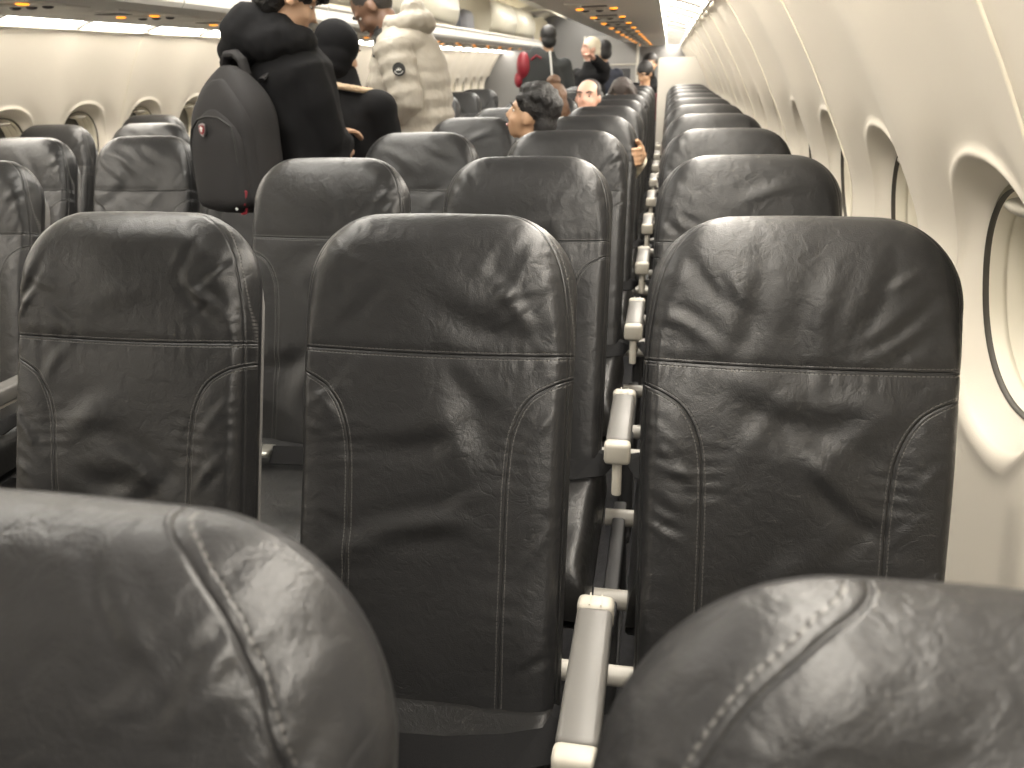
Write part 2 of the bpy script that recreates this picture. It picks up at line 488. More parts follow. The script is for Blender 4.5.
# passenger service panels under the bins
def psu_meshes(s):
    a = MB(); a.box((s * .975, 0, 1.568), (.235, .60, .010), .003); plate = a.mesh('plate')
    a = MB()
    for x in (.905, 1.075): a.prism([(s * (x - .017), -.02), (s * (x + .017), -.02), (s * (x + .017 * 0), .022)], 'z', 1.559, 1.564)
    b = []
    for x in (.90, 1.065):
        t = MB(); t.ball((s * x, .0, 1.561), (.020, .026, .005), 14); b.append(t.mesh('amber_sign'))
    c = MB(); c.ball((s * .985, 0, 1.562), (.055, .040, .006), 18); lampm = c.mesh('lens')
    d = []
    for i in range(3):
        t = MB(); t.ball((s * (.915 + .07 * i), .14, 1.562), (.020, .020, .008), 14); d.append(t.mesh('nozzle'))
    g = MB(); g.box((s * .985, -.16, 1.562), (.12, .09, .003), .002); grille = g.mesh('speaker_grille')
    for m_ in [lampm] + d + b:
        for p_ in m_.polygons: p_.use_smooth = True
    a.bm.free()
    return plate, b, lampm, d, grille
for side in (1, -1):
    pl, am, ln, nz_, gr = psu_meshes(side); w = 'right' if side > 0 else 'left'
    i0 = 4 if side > 0 else 2
    for i in range(i0, 16):
        y = 3.05 + PITCH * (i - 4)
        o = empty('service_panel', (0, y, 0))
        tag(o, 'grey service panel with amber lights under the %s bins, %s' % (w, nth(i - i0)), 'service panel', 'service panels under the %s bins' % w)
        link('plate', pl, M['psu'], o, smooth=None)
        for m_ in am: link('amber_sign', m_, M['amber'], o, smooth=None)
        link('lens', ln, M['rail'], o, smooth=None)
        for m_ in nz_: link('air_nozzle', m_, M['psu_dark'], o, smooth=None)
        link('speaker_grille', gr, M['psu_dark'], o, smooth=None)
# ceiling lamps down the aisle
lamp_me = MB().box((0, 0, 0), (.34, 1.35, .02), .006).mesh('lampm')
yy = .1; li = 0
while yy < Y1:
    o = empty('ceiling_lamp', (0, yy, 2.145)); tag(o, 'long cream ceiling light strip over the aisle, %s' % nth(li),  'light', 'ceiling light strips over the aisle')
    link('diffuser', lamp_me, M['lampglow'], o, smooth=False)
    yy += 1.5; li += 1

# ------------------------------------------------------------------ seats
HW, LW, CR = .203, .703, .112      # half width, length, corner radius of a backrest
def poly_dist(pts, A, B):
    """signed distance and arc length from points (A,B) to a polyline (smoothed)"""
    pts = np.array(pts, float)
    # Catmull-Rom resample
    q = []
    for i in range(len(pts) - 1):
        p0 = pts[max(i - 1, 0)]; p1 = pts[i]; p2 = pts[i + 1]; p3 = pts[min(i + 2, len(pts) - 1)]
        for t in np.linspace(0, 1, 10, endpoint=False):
            q.append(.5 * ((2 * p1) + (-p0 + p2) * t + (2 * p0 - 5 * p1 + 4 * p2 - p3) * t * t + (-p0 + 3 * p1 - 3 * p2 + p3) * t ** 3))
    q.append(pts[-1]); q = np.array(q)
    seg = q[1:] - q[:-1]; L = np.hypot(seg[:, 0], seg[:, 1]); cum = np.concatenate([[0], np.cumsum(L)])
    best = np.full(A.shape, 1e9); sd = np.zeros(A.shape); al = np.zeros(A.shape)
    for i in range(len(seg)):
        ax = A - q[i, 0]; ay = B - q[i, 1]
        t = np.clip((ax * seg[i, 0] + ay * seg[i, 1]) / L[i] ** 2, 0, 1)
        dx = ax - t * seg[i, 0]; dy = ay - t * seg[i, 1]; d = np.hypot(dx, dy)
        cr = seg[i, 0] * ay - seg[i, 1] * ax
        m = d < best
        best = np.where(m, d, best); sd = np.where(m, d * np.where(cr >= 0, 1, -1), sd); al = np.where(m, cum[i] + t * L[i], al)
    return sd, al
BOL = [(.230, .473), (.200, .466), (.170, .454), (.146, .436), (.129, .405), (.120, .36), (.117, .25), (.119, 0), (.12, -.06)]
GUS = [(.078, .735), (.092, .703), (.126, .690), (.158, .665), (.181, .622), (.193, .56), (.1975, .48), (.1985, .2), (.1985, -.06)]

GUS_NEAR = [(.068, .735), (.083, .703), (.111, .683), (.141, .653), (.163, .608), (.177, .55), (.185, .48), (.189, .2), (.189, -.06)]
def sdf(u, w):
    w2 = w + .007 * (u / HW) ** 2
    qx = np.abs(u) - (HW - CR); qy = w2 - (LW - CR)
    d = np.hypot(np.maximum(qx, 0), np.maximum(qy, 0)) + np.minimum(np.maximum(qx, qy), 0) - CR
    return -d      # positive inside
def top_w(u):
    x = np.maximum(np.abs(u) - (HW - CR), 0)
    return LW - CR + np.sqrt(np.maximum(CR ** 2 - x ** 2, 0)) - .007 * (u / HW) ** 2

def folds_generic(rng, n=26, amp=1.0):
    F = []
    for _ in range(n):
        r = rng.random(); s = 1 if rng.random() < .5 else -1
        if r < .4:      # headrest, radiating from the side seams
            u = s * rng.uniform(.09, .18); w = rng.uniform(.51, .64); ang = math.pi / 2 - s * rng.uniform(.4, 1.2); ln = rng.uniform(.02, .05); wd = rng.uniform(.005, .010)
        elif r < .7:    # bolsters, short diagonal
            u = s * rng.uniform(.135, .185); w = rng.uniform(.03, .43); ang = s * rng.uniform(.2, 1.1); ln = rng.uniform(.015, .035); wd = rng.uniform(.005, .009)
        else:           # centre, broad and soft
            u = rng.uniform(-.1, .1); w = rng.uniform(.08, .62); ang = rng.uniform(-1.2, 1.2); ln = rng.uniform(.04, .09); wd = rng.uniform(.012, .026)
        F.append((u, w, ang, ln, wd, amp * rng.choice([-1, 1]) * rng.uniform(.3, .6) * wd * .5))
    return F

def backrest_mesh(seed, nu=70, nw=110, folds=(), nfold=26, wmin=-.03, amp=1.0, wide=1.0, low=1.0, gus=GUS):
    rng = np.random.default_rng(seed)
    # columns: dense at the edges
    s = np.linspace(-1, 1, nu); k = .72
    us = HW * np.sign(s) * (k * np.abs(s) + (1 - k) * (1 - (1 - np.abs(s)) ** 3)) 
    us = HW * np.sin(np.clip(us / HW, -1, 1) * np.pi / 2 * .75) / math.sin(np.pi / 2 * .75)
    t = np.linspace(0, 1, nw); t = .55 * t + .45 * (1 - (1 - t) ** 2.2)
    U, T = np.meshgrid(us, t, indexing='ij')
    tw = top_w(U); W = wmin + (tw - wmin) * T
    d = np.maximum(sdf(U, W), 0)
    def smooth(a, lo, hi):
        x = np.clip((a - lo) / (hi - lo), 0, 1); return x * x * (3 - 2 * x)
    tp = smooth(W, .50, .66)
    r = .024 + .032 * tp
    e = np.clip(d / r, 0, 1)
    prof = (1 - (1 - e) ** 2.3) ** .5
    TF = .046
    n = -TF + TF * prof
    # broad shape: headrest pillow, slight centre hollow, seam dips
    n += prof * (.010 * np.exp(-((W - .61) / .075) ** 2) * (1 - (U / HW) ** 2))
    n += prof * (-.006 * np.exp(-((W - .22) / .16) ** 2) * (1 - (U / .12) ** 2).clip(0))
    n += prof * (.005 * np.exp(-((np.abs(U) - .16) / .035) ** 2) * smooth(W, .48, .40))
    dh, lh = W - (.496 + .004 * (U / HW) ** 2), U
    db, lb = poly_dist(BOL, np.abs(U), W); dg, lg = poly_dist(gus, np.abs(U), W)
    for dd, a, wd in ((dh, .0032, .010), (db, .0018, .009), (dg, .0022, .009)):
        n -= prof * a * np.exp(-(dd / wd) ** 2)
    # soft random undulation
    for _ in range(10):
        kx, kw = rng.uniform(-38, 38), rng.uniform(-26, 26); ph = rng.uniform(0, 6.28)
        n += prof * amp * .00042 * np.sin(kx * U + kw * W + ph + 1.3 * np.sin(9 * W + 7 * U + ph))
    # gathers: short ripples crossing the seams
    for dd, ll, sg in ((dh, lh, 1), (dg, lg, 1), (db, lb, 1)):
        a = rng.uniform(0, 6.28)
        rip = np.sin(ll * 260 + a + 2.2 * np.sin(ll * 47 + a)) * (.5 + .5 * np.sin(ll * 31 + 2 * a))
        n += prof * amp * .0010 * rip * np.exp(-(np.abs(dd) / .02)) * (np.abs(dd) > .003)
    for (fu, fw, ang, ln, wd, am) in list(folds) + folds_generic(rng, nfold, amp):
        ca, sa = math.cos(ang), math.sin(ang)
        x = (U - fu) * ca + (W - fw) * sa; y = -(U - fu) * sa + (W - fw) * ca
        y = y + 2.0 * x * x * (1 if am > 0 else -1)
        n += prof * am * np.exp(-(x / ln) ** 2) * (np.exp(-(y / wd) ** 2) - .45 * np.exp(-((y - 1.7 * wd) / wd) ** 2))
    # back half: same outline
    nb = -TF - .030 * (1 - (1 - np.clip(d / .02, 0, 1)) ** 2) ** .5
    ca, sa = math.cos(R(20)), math.sin(R(20))
    Ux = U * (1 + (low - 1) * smooth(W, .45, .0)) * wide
    def place(n_): return np.stack([Ux, -.276 + W * sa - n_ * ca, .47 + W * ca + n_ * sa], -1)
    A = place(n).reshape(-1, 3); B = place(nb).reshape(-1, 3)
    idx = np.arange(nu * nw).reshape(nu, nw)
    f = np.stack([idx[:-1, :-1], idx[1:, :-1], idx[1:, 1:], idx[:-1, 1:]], -1).reshape(-1, 4)
    fb = f[:, ::-1] + nu * nw
    # stitch the outline (sides and top share positions, so weld later)
    me = raw_mesh('backrest', np.vstack([A, B]), np.vstack([f, fb]))
    z3 = np.zeros(nu * nw)
    for nm, a_, l_ in (('seam_h', dh, lh), ('seam_b', db, lb), ('seam_g', dg, lg)):
        at = me.attributes.new(nm, 'FLOAT_VECTOR', 'POINT')
        v = np.stack([a_.ravel(), l_.ravel(), z3], -1); vb = np.stack([z3 + .5, z3, z3], -1)
        at.data.foreach_set('vector', np.vstack([v, vb]).astype(np.float32).ravel())
    me.flip_normals() if False else None
    return me

def cushion_mesh():
    nx, ny = 40, 44
    hx, y0, y1 = .218, -.735, -.245
    s = np.linspace(-1, 1, nx); us = hx * np.sin(s * np.pi / 2 * .8) / math.sin(np.pi / 2 * .8)
    t = np.linspace(-1, 1, ny); ts = np.sin(t * np.pi / 2 * .8) / math.sin(np.pi / 2 * .8)
    U, T = np.meshgrid(us, ts, indexing='ij')
    Y = (y0 + y1) / 2 + T * (y1 - y0) / 2
    d = np.minimum(hx - np.abs(U), np.minimum(Y - y0, y1 - Y))
    # rounded corners by superellipse pull
    e = np.clip(d / .035, 0, 1); prof = (1 - (1 - e) ** 2.2) ** .5
    rng = np.random.default_rng(3)
    Z = .378 + .09 * prof + .012 * np.exp(-((Y - y0 - .08) / .08) ** 2) * prof - .006 * (1 - (U / .15) ** 2).clip(0) * prof
    for _ in range(10):
        Z += prof * .0011 * np.sin(rng.uniform(-40, 40) * U + rng.uniform(-30, 30) * Y + rng.uniform(0, 6))
    Z -= prof * .004 * np.exp(-((np.abs(U) - .10) / .006) ** 2)
    A = np.stack([U, Y, Z], -1).reshape(-1, 3)
    B = np.stack([U, Y, np.full_like(Z, .365) - .015 * prof], -1).reshape(-1, 3)
    idx = np.arange(nx * ny).reshape(nx, ny)
    f = np.stack([idx[:-1, :-1], idx[1:, :-1], idx[1:, 1:], idx[:-1, 1:]], -1).reshape(-1, 4)
    return raw_mesh('cushion', np.vstack([A, B]), np.vstack([f, f[:, ::-1] + nx * ny]))

# shared small parts ------------------------------------------------
ca20, sa20 = math.cos(R(20)), math.sin(R(20))
def shell_me():
    s = MB()
    prof = []
    for a in np.linspace(0, math.pi, 13): prof.append((.185 * math.cos(a) if abs(math.cos(a)) < .999 else .185 * math.cos(a), .55 + .10 * math.sin(a)))
    poly = [(-.185, -.03), (.185, -.03)] + [(.185 - .09 + .09 * math.cos(a), .56 + .09 * math.sin(a)) for a in np.linspace(0, math.pi / 2, 6)] + [(-.185 + .09 - .09 * math.sin(a), .56 + .09 * math.cos(a)) for a in np.linspace(0, math.pi / 2, 6)]
    s.prism(poly, 'z', 0, .022)
    me = s.mesh('back_shell')
    # local (u, w, n) -> seat space
    for v in me.vertices:
        u, w, n = v.co; n = -.076 - n
        v.co = Vector((u, -.276 + w * sa20 - n * ca20, .47 + w * ca20 + n * sa20))
    return me
ME_SHELL = shell_me()
ME_CUSH = cushion_mesh()
def arm_meshes():
    s = MB(); s.box((0, -.335, .592), (.050, .235, .040), .008, seg=3); body = s.mesh('armrest')
    s = MB(); s.box((0, -.465, .588), (.053, .030, .048), .009, seg=3); near = s.mesh('cap_near')
    s = MB(); s.box((0, -.205, .592), (.052, .030, .044), .009, seg=3); s.box((-.008,-.205,.6145),(.002,.026,.002)); s.box((.008,-.205,.6145),(.002,.026,.002)); far = s.mesh('cap_far')
    s = MB(); s.tube([(0, -.462, .49), (0, -.460, .55), (0, -.44, .568), (0, -.22, .568), (0, -.17, .52), (0, -.13, .42)], .010, 10); post = s.mesh('support')
    return body, near, far, post
ARM = arm_meshes()
for me in ARM + (ME_SHELL,):
    for p_ in me.polygons: p_.use_smooth = True
    me.set_sharp_from_angle(angle=R(40))
def belt_meshes(seed):
    rng = random.Random(seed)
    s = MB()
    def strap(pts, w=.046, t=.0016):
        pts = [Vector(p) for p in pts]
        n = len(pts); bm = s.bm; rows = []
        for i, p in enumerate(pts):
            tg = (pts[min(i + 1, n - 1)] - pts[max(i - 1, 0)]).normalized()
            upv = Vector((0, -.62, .78)); side = tg.cross(upv).normalized(); nn = side.cross(tg).normalized()
            rows.append([bm.verts.new(p + side * w / 2 * a + nn * t * b) for a, b in ((-1, -1), (1, -1), (1, 1), (-1, 1))])
        for i in range(n - 1):
            for k in range(4): bm.faces.new((rows[i][k], rows[i][(k + 1) % 4], rows[i + 1][(k + 1) % 4], rows[i + 1][k]))
        bm.faces.new(rows[0][::-1]); bm.faces.new(rows[-1])
    zc = .490
    strap([(.226, -.30, .50), (.222, -.325, .50), (.205, -.35, .487), (.15, -.375, zc), (.07, -.392, zc), (-.03, -.398, zc), (-.06, -.40, zc)])
    strap([(-.226, -.30, .50), (-.222, -.325, .50), (-.205, -.35, .487), (-.15, -.372, zc), (-.12, -.38, zc)])
    st = s.mesh('belt')
    s = MB(); s.box((-.09, -.395, zc + .006), (.062, .05, .014), .005, rot=(0, 0, .05)); s.box((-.105, -.395, zc + .014), (.028, .044, .006), .002, rot=(0, 0, .05)); bk = s.mesh('buckle')
    return st, bk
BELT = belt_meshes(1)

def frame_me():
    bars = []
    for y, z, r in ((-.12, .40, .017), (-.30, .33, .02), (-.60, .33, .02)):
        s = MB(); s.tube([(-.285, y, z), (.214, y, z)], r, 12); bars.append(s.mesh('crossbar'))
    x = -.253; s = MB()
    s.box((x, -.45, .315), (.03, .42, .05), .006)
    s.tube([(x, -.60, .33), (x, -.64, .015)], .018, 10); s.tube([(x, -.30, .33), (x, -.16, .015)], .018, 10)
    s.box((x, -.40, .012), (.03, .56, .024), .004)
    lg = s.mesh('leg_frame')
    for q in bars + [lg]:
        for p_ in q.polygons: p_.use_smooth = True
        q.set_sharp_from_angle(angle=R(40))
    return bars, lg
ME_FRAME, ME_LEG = frame_me()
def mir(me):
    c = me.copy(); c.transform(Matrix.Diagonal((-1, 1, 1, 1))); c.flip_normals(); return c
ME_FRAME_L, ME_LEG_L = [mir(q) for q in ME_FRAME], mir(ME_LEG)
def make_seat(bm_, leather, arms=(-1,), name='airplane_seat'):
    o = empty(name)
    link('backrest', bm_, leather, o)
    link('back_shell', ME_SHELL, M['shell'], o, smooth=None)
    link('seat_cushion', ME_CUSH, M['leather_plain'], o)
    for q in (ME_FRAME if arms[0] < 0 else ME_FRAME_L): link('crossbar', q, M['white_metal'], o, smooth=None)
    link('leg_frame', ME_LEG if arms[0] < 0 else ME_LEG_L, M['shell_dark'], o, smooth=None)
    b = link('seat_belt', BELT[0], M['strap'], o, smooth=None)
    k = link('buckle', BELT[1], M['buckle'], b, smooth=None)
    for s in arms:
        a = link('armrest', ARM[0], M['arm_grey'], o, smooth=None); a.location.x = s * .2535
        link('end_cap', ARM[1], M['cap'], a, smooth=None); link('end_cap', ARM[2], M['cap'], a, smooth=None); link('support', ARM[3], M['cap'], a, smooth=None)
    return o

GEN = [backrest_mesh(20 + i, 56, 84) for i in range(4)]
PROT = {}
def seat_at(x, row, label, group, mesh=None, leather=None, dy=0.0):
    """row copies share meshes; the arm side depends on the block"""
    arm = {.532: (-1,), 1.026: (-1,), 1.530: (-1, ), -.508: (1,), -1.014: (1,), -1.522: (1,)}[x]
    if mesh is None:
        key = (arm, (abs(row) * 3 + int(abs(x) * 2)) % 4)
        if key not in PROT:
            PROT[key] = make_seat(GEN[key[1]], M['leather'], arm); o = PROT[key]
        else: o = copy_tree(PROT[key])
    else: o = make_seat(mesh, leather or M['leather'], arm)
    o.location = (x, row * PITCH + dy, 0)
    tag(o, label, 'seat', group)
    return o

F0w = [(-.12, .60, -.8, .06, .013, -.0035), (-.06, .57, 1.35, .07, .016, -.003), (.02, .56, 1.45, .07, .015, .003), (.09, .58, 1.2, .06, .014, -.0028),
       (-.15, .55, -.5, .05, .010, .003), (0, .17, .1, .05, .03, -.005), (.03, .13, -.9, .03, .010, .002), (-.02, .2, 1.0, .05, .016, .003), (.08, .27, .9, .05, .013, -.002), (-.17, .4, -.6, .03, .008, .002), (-.165, .3, -.6, .03, .008, -.002), (-.04, .42, .9, .06, .014, .002)]
F0m = [(.12, .57, -.9, .05, .010, .0025), (-.10, .56, .8, .05, .012, -.002), (0, .25, .05, .08, .014, .0035), (-.02, .22, .1, .08, .014, -.003), (.05, .28, .6, .05, .010, .002), (-.16, .43, .5, .03, .007, .002), (.165, .40, .9, .03, .007, .002), (.05, .45, -.8, .06, .014, -.002), (-.13, .45, .9, .04, .010, .002)]
F0a = [(.12, .56, -.9, .05, .010, -.003), (.15, .56, -.6, .04, .008, .003), (-.16, .58, .9, .04, .008, -.003), (-.17, .55, .9, .03, .007, .003), (.03, .58, .2, .09, .02, .002), (-.02, .17, .3, .045, .028, -.008), (.0, .10, 1.45, .045, .009, .009), (.15, .3, .9, .04, .008, .003), (.16, .22, .9, .04, .008, -.003), (.155, .38, .9, .03, .008, .002), (-.12, .46, 1.0, .04, .010, .0025)]
H0 = {1.530: backrest_mesh(1, 104, 170, F0w, 22, amp=1.2, low=.97), 1.026: backrest_mesh(2, 104, 170, F0m, 18, amp=1.0), .532: backrest_mesh(3, 104, 170, F0a, 24, amp=1.2)}
FNl = [(.09, .66, -.8, .035, .007, .0012), (.07, .67, -1.0, .03, .005, -.0012), (.05, .68, -.7, .03, .005, .001)]
NEAR = {1.026: backrest_mesh(11, 200, 300, FNl, 26, amp=1.2, gus=GUS_NEAR), 1.530: backrest_mesh(12, 200, 300, [], 26, amp=1.25, gus=GUS_NEAR)}
colname = {.532: 'aisle', 1.026: 'middle', 1.530: 'window', -.508: 'aisle', -1.014: 'middle', -1.522: 'window'}
rowname = ['in the first full row facing the camera', 'in the second row back', 'in the third row back', 'in the fourth row back', 'in the fifth row back', 'in the sixth row back', 'in the seventh row back', 'in the eighth row back', 'in the ninth row back', 'in the last row before the white partition']
for x in (1.530, 1.026):
    lab = {1.530: 'blurred nearest grey leather seat top filling the bottom right corner', 1.026: 'blurred nearest grey leather seat top filling the bottom left corner'}[x]
    o = seat_at(x, -1, lab, 'nearest pair of seat tops', NEAR[x], M['leather_near'], dy=-.03); o.location.z = -.018 if x > 1.2 else -.010; o.location.x -= .006
for row in range(0, 10):
    for x in (.532, 1.026, 1.530):
        lab = 'dark leather %s seat %s, right of the aisle' % (colname[x], rowname[row])
        seat_at(x, row, lab, 'leather seats right of the aisle', H0.get(x) if row == 0 else None)
    if row >= 1:
        for x in (-.508, -1.014, -1.522):
            lab = 'dark leather %s seat %s, left of the aisle' % (colname[x], rowname[row])
            seat_at(x, row, lab, 'leather seats left of the aisle')

# ------------------------------------------------------------------ far end
mb = MB(); prof = [(1.235, 0.0), (1.235, 1.34), (1.25, 1.358), (1.60, 1.358)] + [(float(wall_x(z)) - .05, z) for z in (1.33, 1.2, 1.05, .9, .6, .0)]
mb.prism(prof, 'y', 7.42, 7.46)
tag(mb.build('partition', M['partition'], angle=30), 'pale grey divider panel behind the last window seats on the right', 'partition')
mb = MB(); mb.box((0, Y1 + .02, 1.1), (4.2, .04, 2.4)); tag(mb.build('wall_front', M['bulk'], smooth=False), kind='structure')
g = empty('galley_divider', (.55, 10.4, 0)); tag(g, 'grey galley divider with white frame and dark lower panel far down the cabin', 'divider')
mb = MB(); mb.box((0, 0, .84), (.74, .05, 1.66)); mb.build('panel', M['bulk2'], g, smooth=False)
mb = MB(); mb.box((.36, -.03, .84), (.035, .03, 1.66), .006); mb.build('post', M['cap'], g)
mb = MB(); mb.box((-.36, -.03, .84), (.025, .03, 1.66), .006); mb.build('post', M['cap'], g)
mb = MB(); mb.box((0, -.03, 1.30), (.68, .02, .02), .004); mb.build('cross_rail', M['cap'], g)
mb = MB(); mb.box((.06, -.032, 1.10), (.42, .014, .30), .01); mb.build('dark_panel', M['dark'], g)
g = empty('galley_cabinet', (1.22, 11.0, 0)); tag(g, 'dark grey galley cabinet block behind the far middle seats', 'cabinet')
mb = MB(); mb.box((0, 0, .77), (.56, .5, 1.52), .01); mb.build('body', M['bulk'], g)
mb = MB(); mb.box((0, -.256, .9), (.50, .012, 1.1), .006); mb.build('door', M['bulk'], g)


# ------------------------------------------------------------------ people
M['skin_light'] = mat('skin_light', (.52, .33, .22), .5, bump=(200, .1, .001))
M['skin_tan'] = mat('skin_tan', (.46, .28, .17), .5, bump=(200, .1, .001))
M['skin_brown'] = mat('skin_brown', (.17, .095, .062), .5, bump=(200, .1, .001))
M['skin_pink'] = mat('skin_pink', (.62, .36, .27), .5, bump=(200, .1, .001))
M['lips'] = mat('lips', (.38, .16, .13), .45)
M['eye'] = mat('eye_white', (.75, .72, .68), .2)
M['iris'] = mat('iris_dark', (.015, .01, .008), .2)
M['hair_black'] = mat('hair_black', (.010, .009, .009), .5, bump=(160, .9, .008))
M['hair_brown'] = mat('hair_brown', (.15, .085, .05), .5, bump=(160, .9, .008))
M['hair_dkbrown'] = mat('hair_dark_brown', (.03, .02, .016), .5, bump=(160, .9, .008))
M['hair_grey'] = mat('hair_cropped', (.035, .03, .028), .7, bump=(260, .6, .004))
M['black_fleece'] = mat('black_fleece', (.0085, .0085, .0095), .9, bump=(420, .5, .003), spec=.2)
M['black_knit'] = mat('black_knit', (.005, .005, .006), .9, bump=(300, .7, .004), spec=.2)
M['pack'] = mat('backpack_canvas', (.022, .021, .022), .75, bump=(600, .5, .002), spec=.3)
M['pack2'] = mat('backpack_trim', (.012, .012, .012), .6)
M['puffer'] = mat('beige_puffer', (.37, .34, .29), .6, bump=(34, .35, .015))
M['puffer_in'] = mat('beige_lining', (.60, .55, .46), .8, bump=(160, .8, .008))
M['cream_trim'] = mat('cream_fleece_trim', (.62, .47, .32), .9, bump=(140, .9, .008))
M['khaki'] = mat('khaki_trousers', (.30, .26, .19), .85)
M['denim'] = mat('dark_trousers', (.02, .022, .03), .85)
M['red'] = mat('red_nylon', (.20, .010, .02), .5)
M['navy'] = mat('navy_cloth', (.014, .018, .032), .8)
M['charcoal'] = mat('charcoal_coat', (.022, .024, .024), .85)
M['maroon'] = mat('maroon_cloth', (.10, .012, .02), .8)
M['paleblue'] = mat('pale_blue_print', (.40, .47, .47), .7, vary=(60, .5))
M['badgeblk'] = mat('badge_black', (.012, .012, .012), .5)
M['badgewht'] = mat('badge_white', (.7, .7, .68), .5)
M['shoe'] = mat('shoe_dark', (.02, .02, .02), .5)
M['silver'] = mat('silver_metal', (.30, .30, .31), .3, metal=1)
M['cream_cloth'] = mat('cream_cloth', (.66, .60, .48), .85)
M['orange'] = mat('orange_cloth', (.60, .10, .03), .6)
def V(*a): return Vector(a)

def fuse(mb, name, mats, parent, voxel=.012, smooth=4, noise=None):
    """weld overlapping closed shapes into one continuous skin"""
    me = mb.mesh('tmp'); t = bpy.data.objects.new('tmp', me); COL.objects.link(t)
    r = t.modifiers.new('r', 'REMESH'); r.mode = 'VOXEL'; r.voxel_size = voxel; r.adaptivity = 0
    s = t.modifiers.new('s', 'SMOOTH'); s.iterations = smooth; s.factor = .5
    if noise:
        tx = bpy.data.textures.new('n', 'CLOUDS'); tx.noise_scale = noise[0]
        d = t.modifiers.new('d', 'DISPLACE'); d.texture = tx; d.strength = noise[1]; d.mid_level = .5
    dg = bpy.context.evaluated_depsgraph_get(); dg.update()
    out = bpy.data.meshes.new_from_object(t.evaluated_get(dg))
    bpy.data.objects.remove(t); out.materials.clear()
    return link(name, out, mats, parent)

def basis(yaw, pitch=0.0, roll=0.0):
    """facing direction f, up u, right r. yaw 0 faces +y (towards the far end), positive turns left"""
    m = Matrix.Rotation(yaw, 3, 'Z') @ Matrix.Rotation(-pitch, 3, 'X') @ Matrix.Rotation(roll, 3, 'Y')
    return m @ V(0, 1, 0), m @ V(0, 0, 1), m @ V(1, 0, 0), m

def head_shapes(mb, c, m, k=1.0):
    f, u, r = m @ V(0, 1, 0), m @ V(0, 0, 1), m @ V(1, 0, 0)
    e = m.to_euler()
    def b(x, y, z, d): mb.ball(c + (r * x + f * y + u * z) * k, tuple(q * k for q in d), 20, rot=e)
    b(0, -.012, .025, (.074, .094, .086)); b(0, .028, -.03, (.058, .062, .068)); b(0, .055, -.088, (.026, .026, .022))
    b(0, .02, -.075, (.046, .055, .030))
    for s in (-1, 1):
        b(s * .034, .050, -.030, (.026, .030, .026)); b(s * .078, -.008, -.010, (.010, .019, .031)); b(s * .030, .070, .030, (.030, .016, .010))
    mb.tube([c + (f * .082 + u * .018) * k, c + (f * .098 - u * .010) * k, c + (f * .107 - u * .030) * k], [.008 * k, .011 * k, .015 * k], 10)
    b(0, .084, -.058, (.024, .012, .007)); b(0, .080, -.070, (.020, .012, .008))

def face_parts(c, m, parent, k=1.0, brow='hair_black'):
    f, u, r = m @ V(0, 1, 0), m @ V(0, 0, 1), m @ V(1, 0, 0); e = m.to_euler()
    for s in (-1, 1):
        a = MB(); a.ball(c + (r * s * .031 + f * .063 + u * .008) * k, (.012 * k, .012 * k, .0065 * k), 12, rot=e); ey = a.build('eye', M['eye'], parent)
        a = MB(); a.ball(c + (r * s * .031 + f * .0735 + u * .008) * k, (.0065 * k, .003 * k, .006 * k), 10, rot=e); a.build('iris', M['iris'], ey)
        a = MB(); a.tube([c + (r * s * .014 + f * .089 + u * .030) * k, c + (r * s * .034 + f * .088 + u * .036) * k, c + (r * s * .054 + f * .074 + u * .030) * k], [.004 * k, .005 * k, .003 * k], 8)
        a.build('eyebrow', M[brow], parent)
    a = MB(); a.tube([c + (r * -.020 + f * .088 - u * .062) * k, c + (f * .098 - u * .062) * k, c + (r * .020 + f * .088 - u * .062) * k], [.003 * k, .0055 * k, .003 * k], 8); a.build('mouth', M['lips'], parent)

def hand_shapes(mb, w, d, n, k=1.0, curl=.5, side=1):
    """palm + five fingers. w wrist, d direction of the hand, n palm normal (curl towards it)"""
    d = d.normalized(); n = (n - d * n.dot(d)).normalized(); s = d.cross(n) * side
    for a in (-.022, -.008, .008, .022):
        mb.tube([w - d * .01 * k, w + (d * .045 + s * a) * k, w + (d * .088 + s * a * 1.15) * k], [.019 * k, .015 * k, .011 * k], 8)
    for a, L in ((-.031, .062), (-.011, .074), (.010, .080), (.030, .072)):
        p = w + (d * .085 + s * a) * k; t = 0.0; pts = [p]
        for q, ln in enumerate((.45, .32, .23)):
            t += curl * (.55 if q == 0 else .8)
            p = p + (d * math.cos(t) + n * math.sin(t)) * L * ln * k; pts.append(p)
        mb.tube(pts, [.0095 * k, .009 * k, .008 * k, .0065 * k], 8)
    p = w + (d * .02 + s * .028) * k
    mb.tube([p, p + (d * .028 + s * .022 + n * .008) * k, p + (d * .052 + s * .030 + n * .022) * k, p + (d * .072 + s * .028 + n * .034) * k], [.014 * k, .0115 * k, .010 * k, .008 * k], 8)

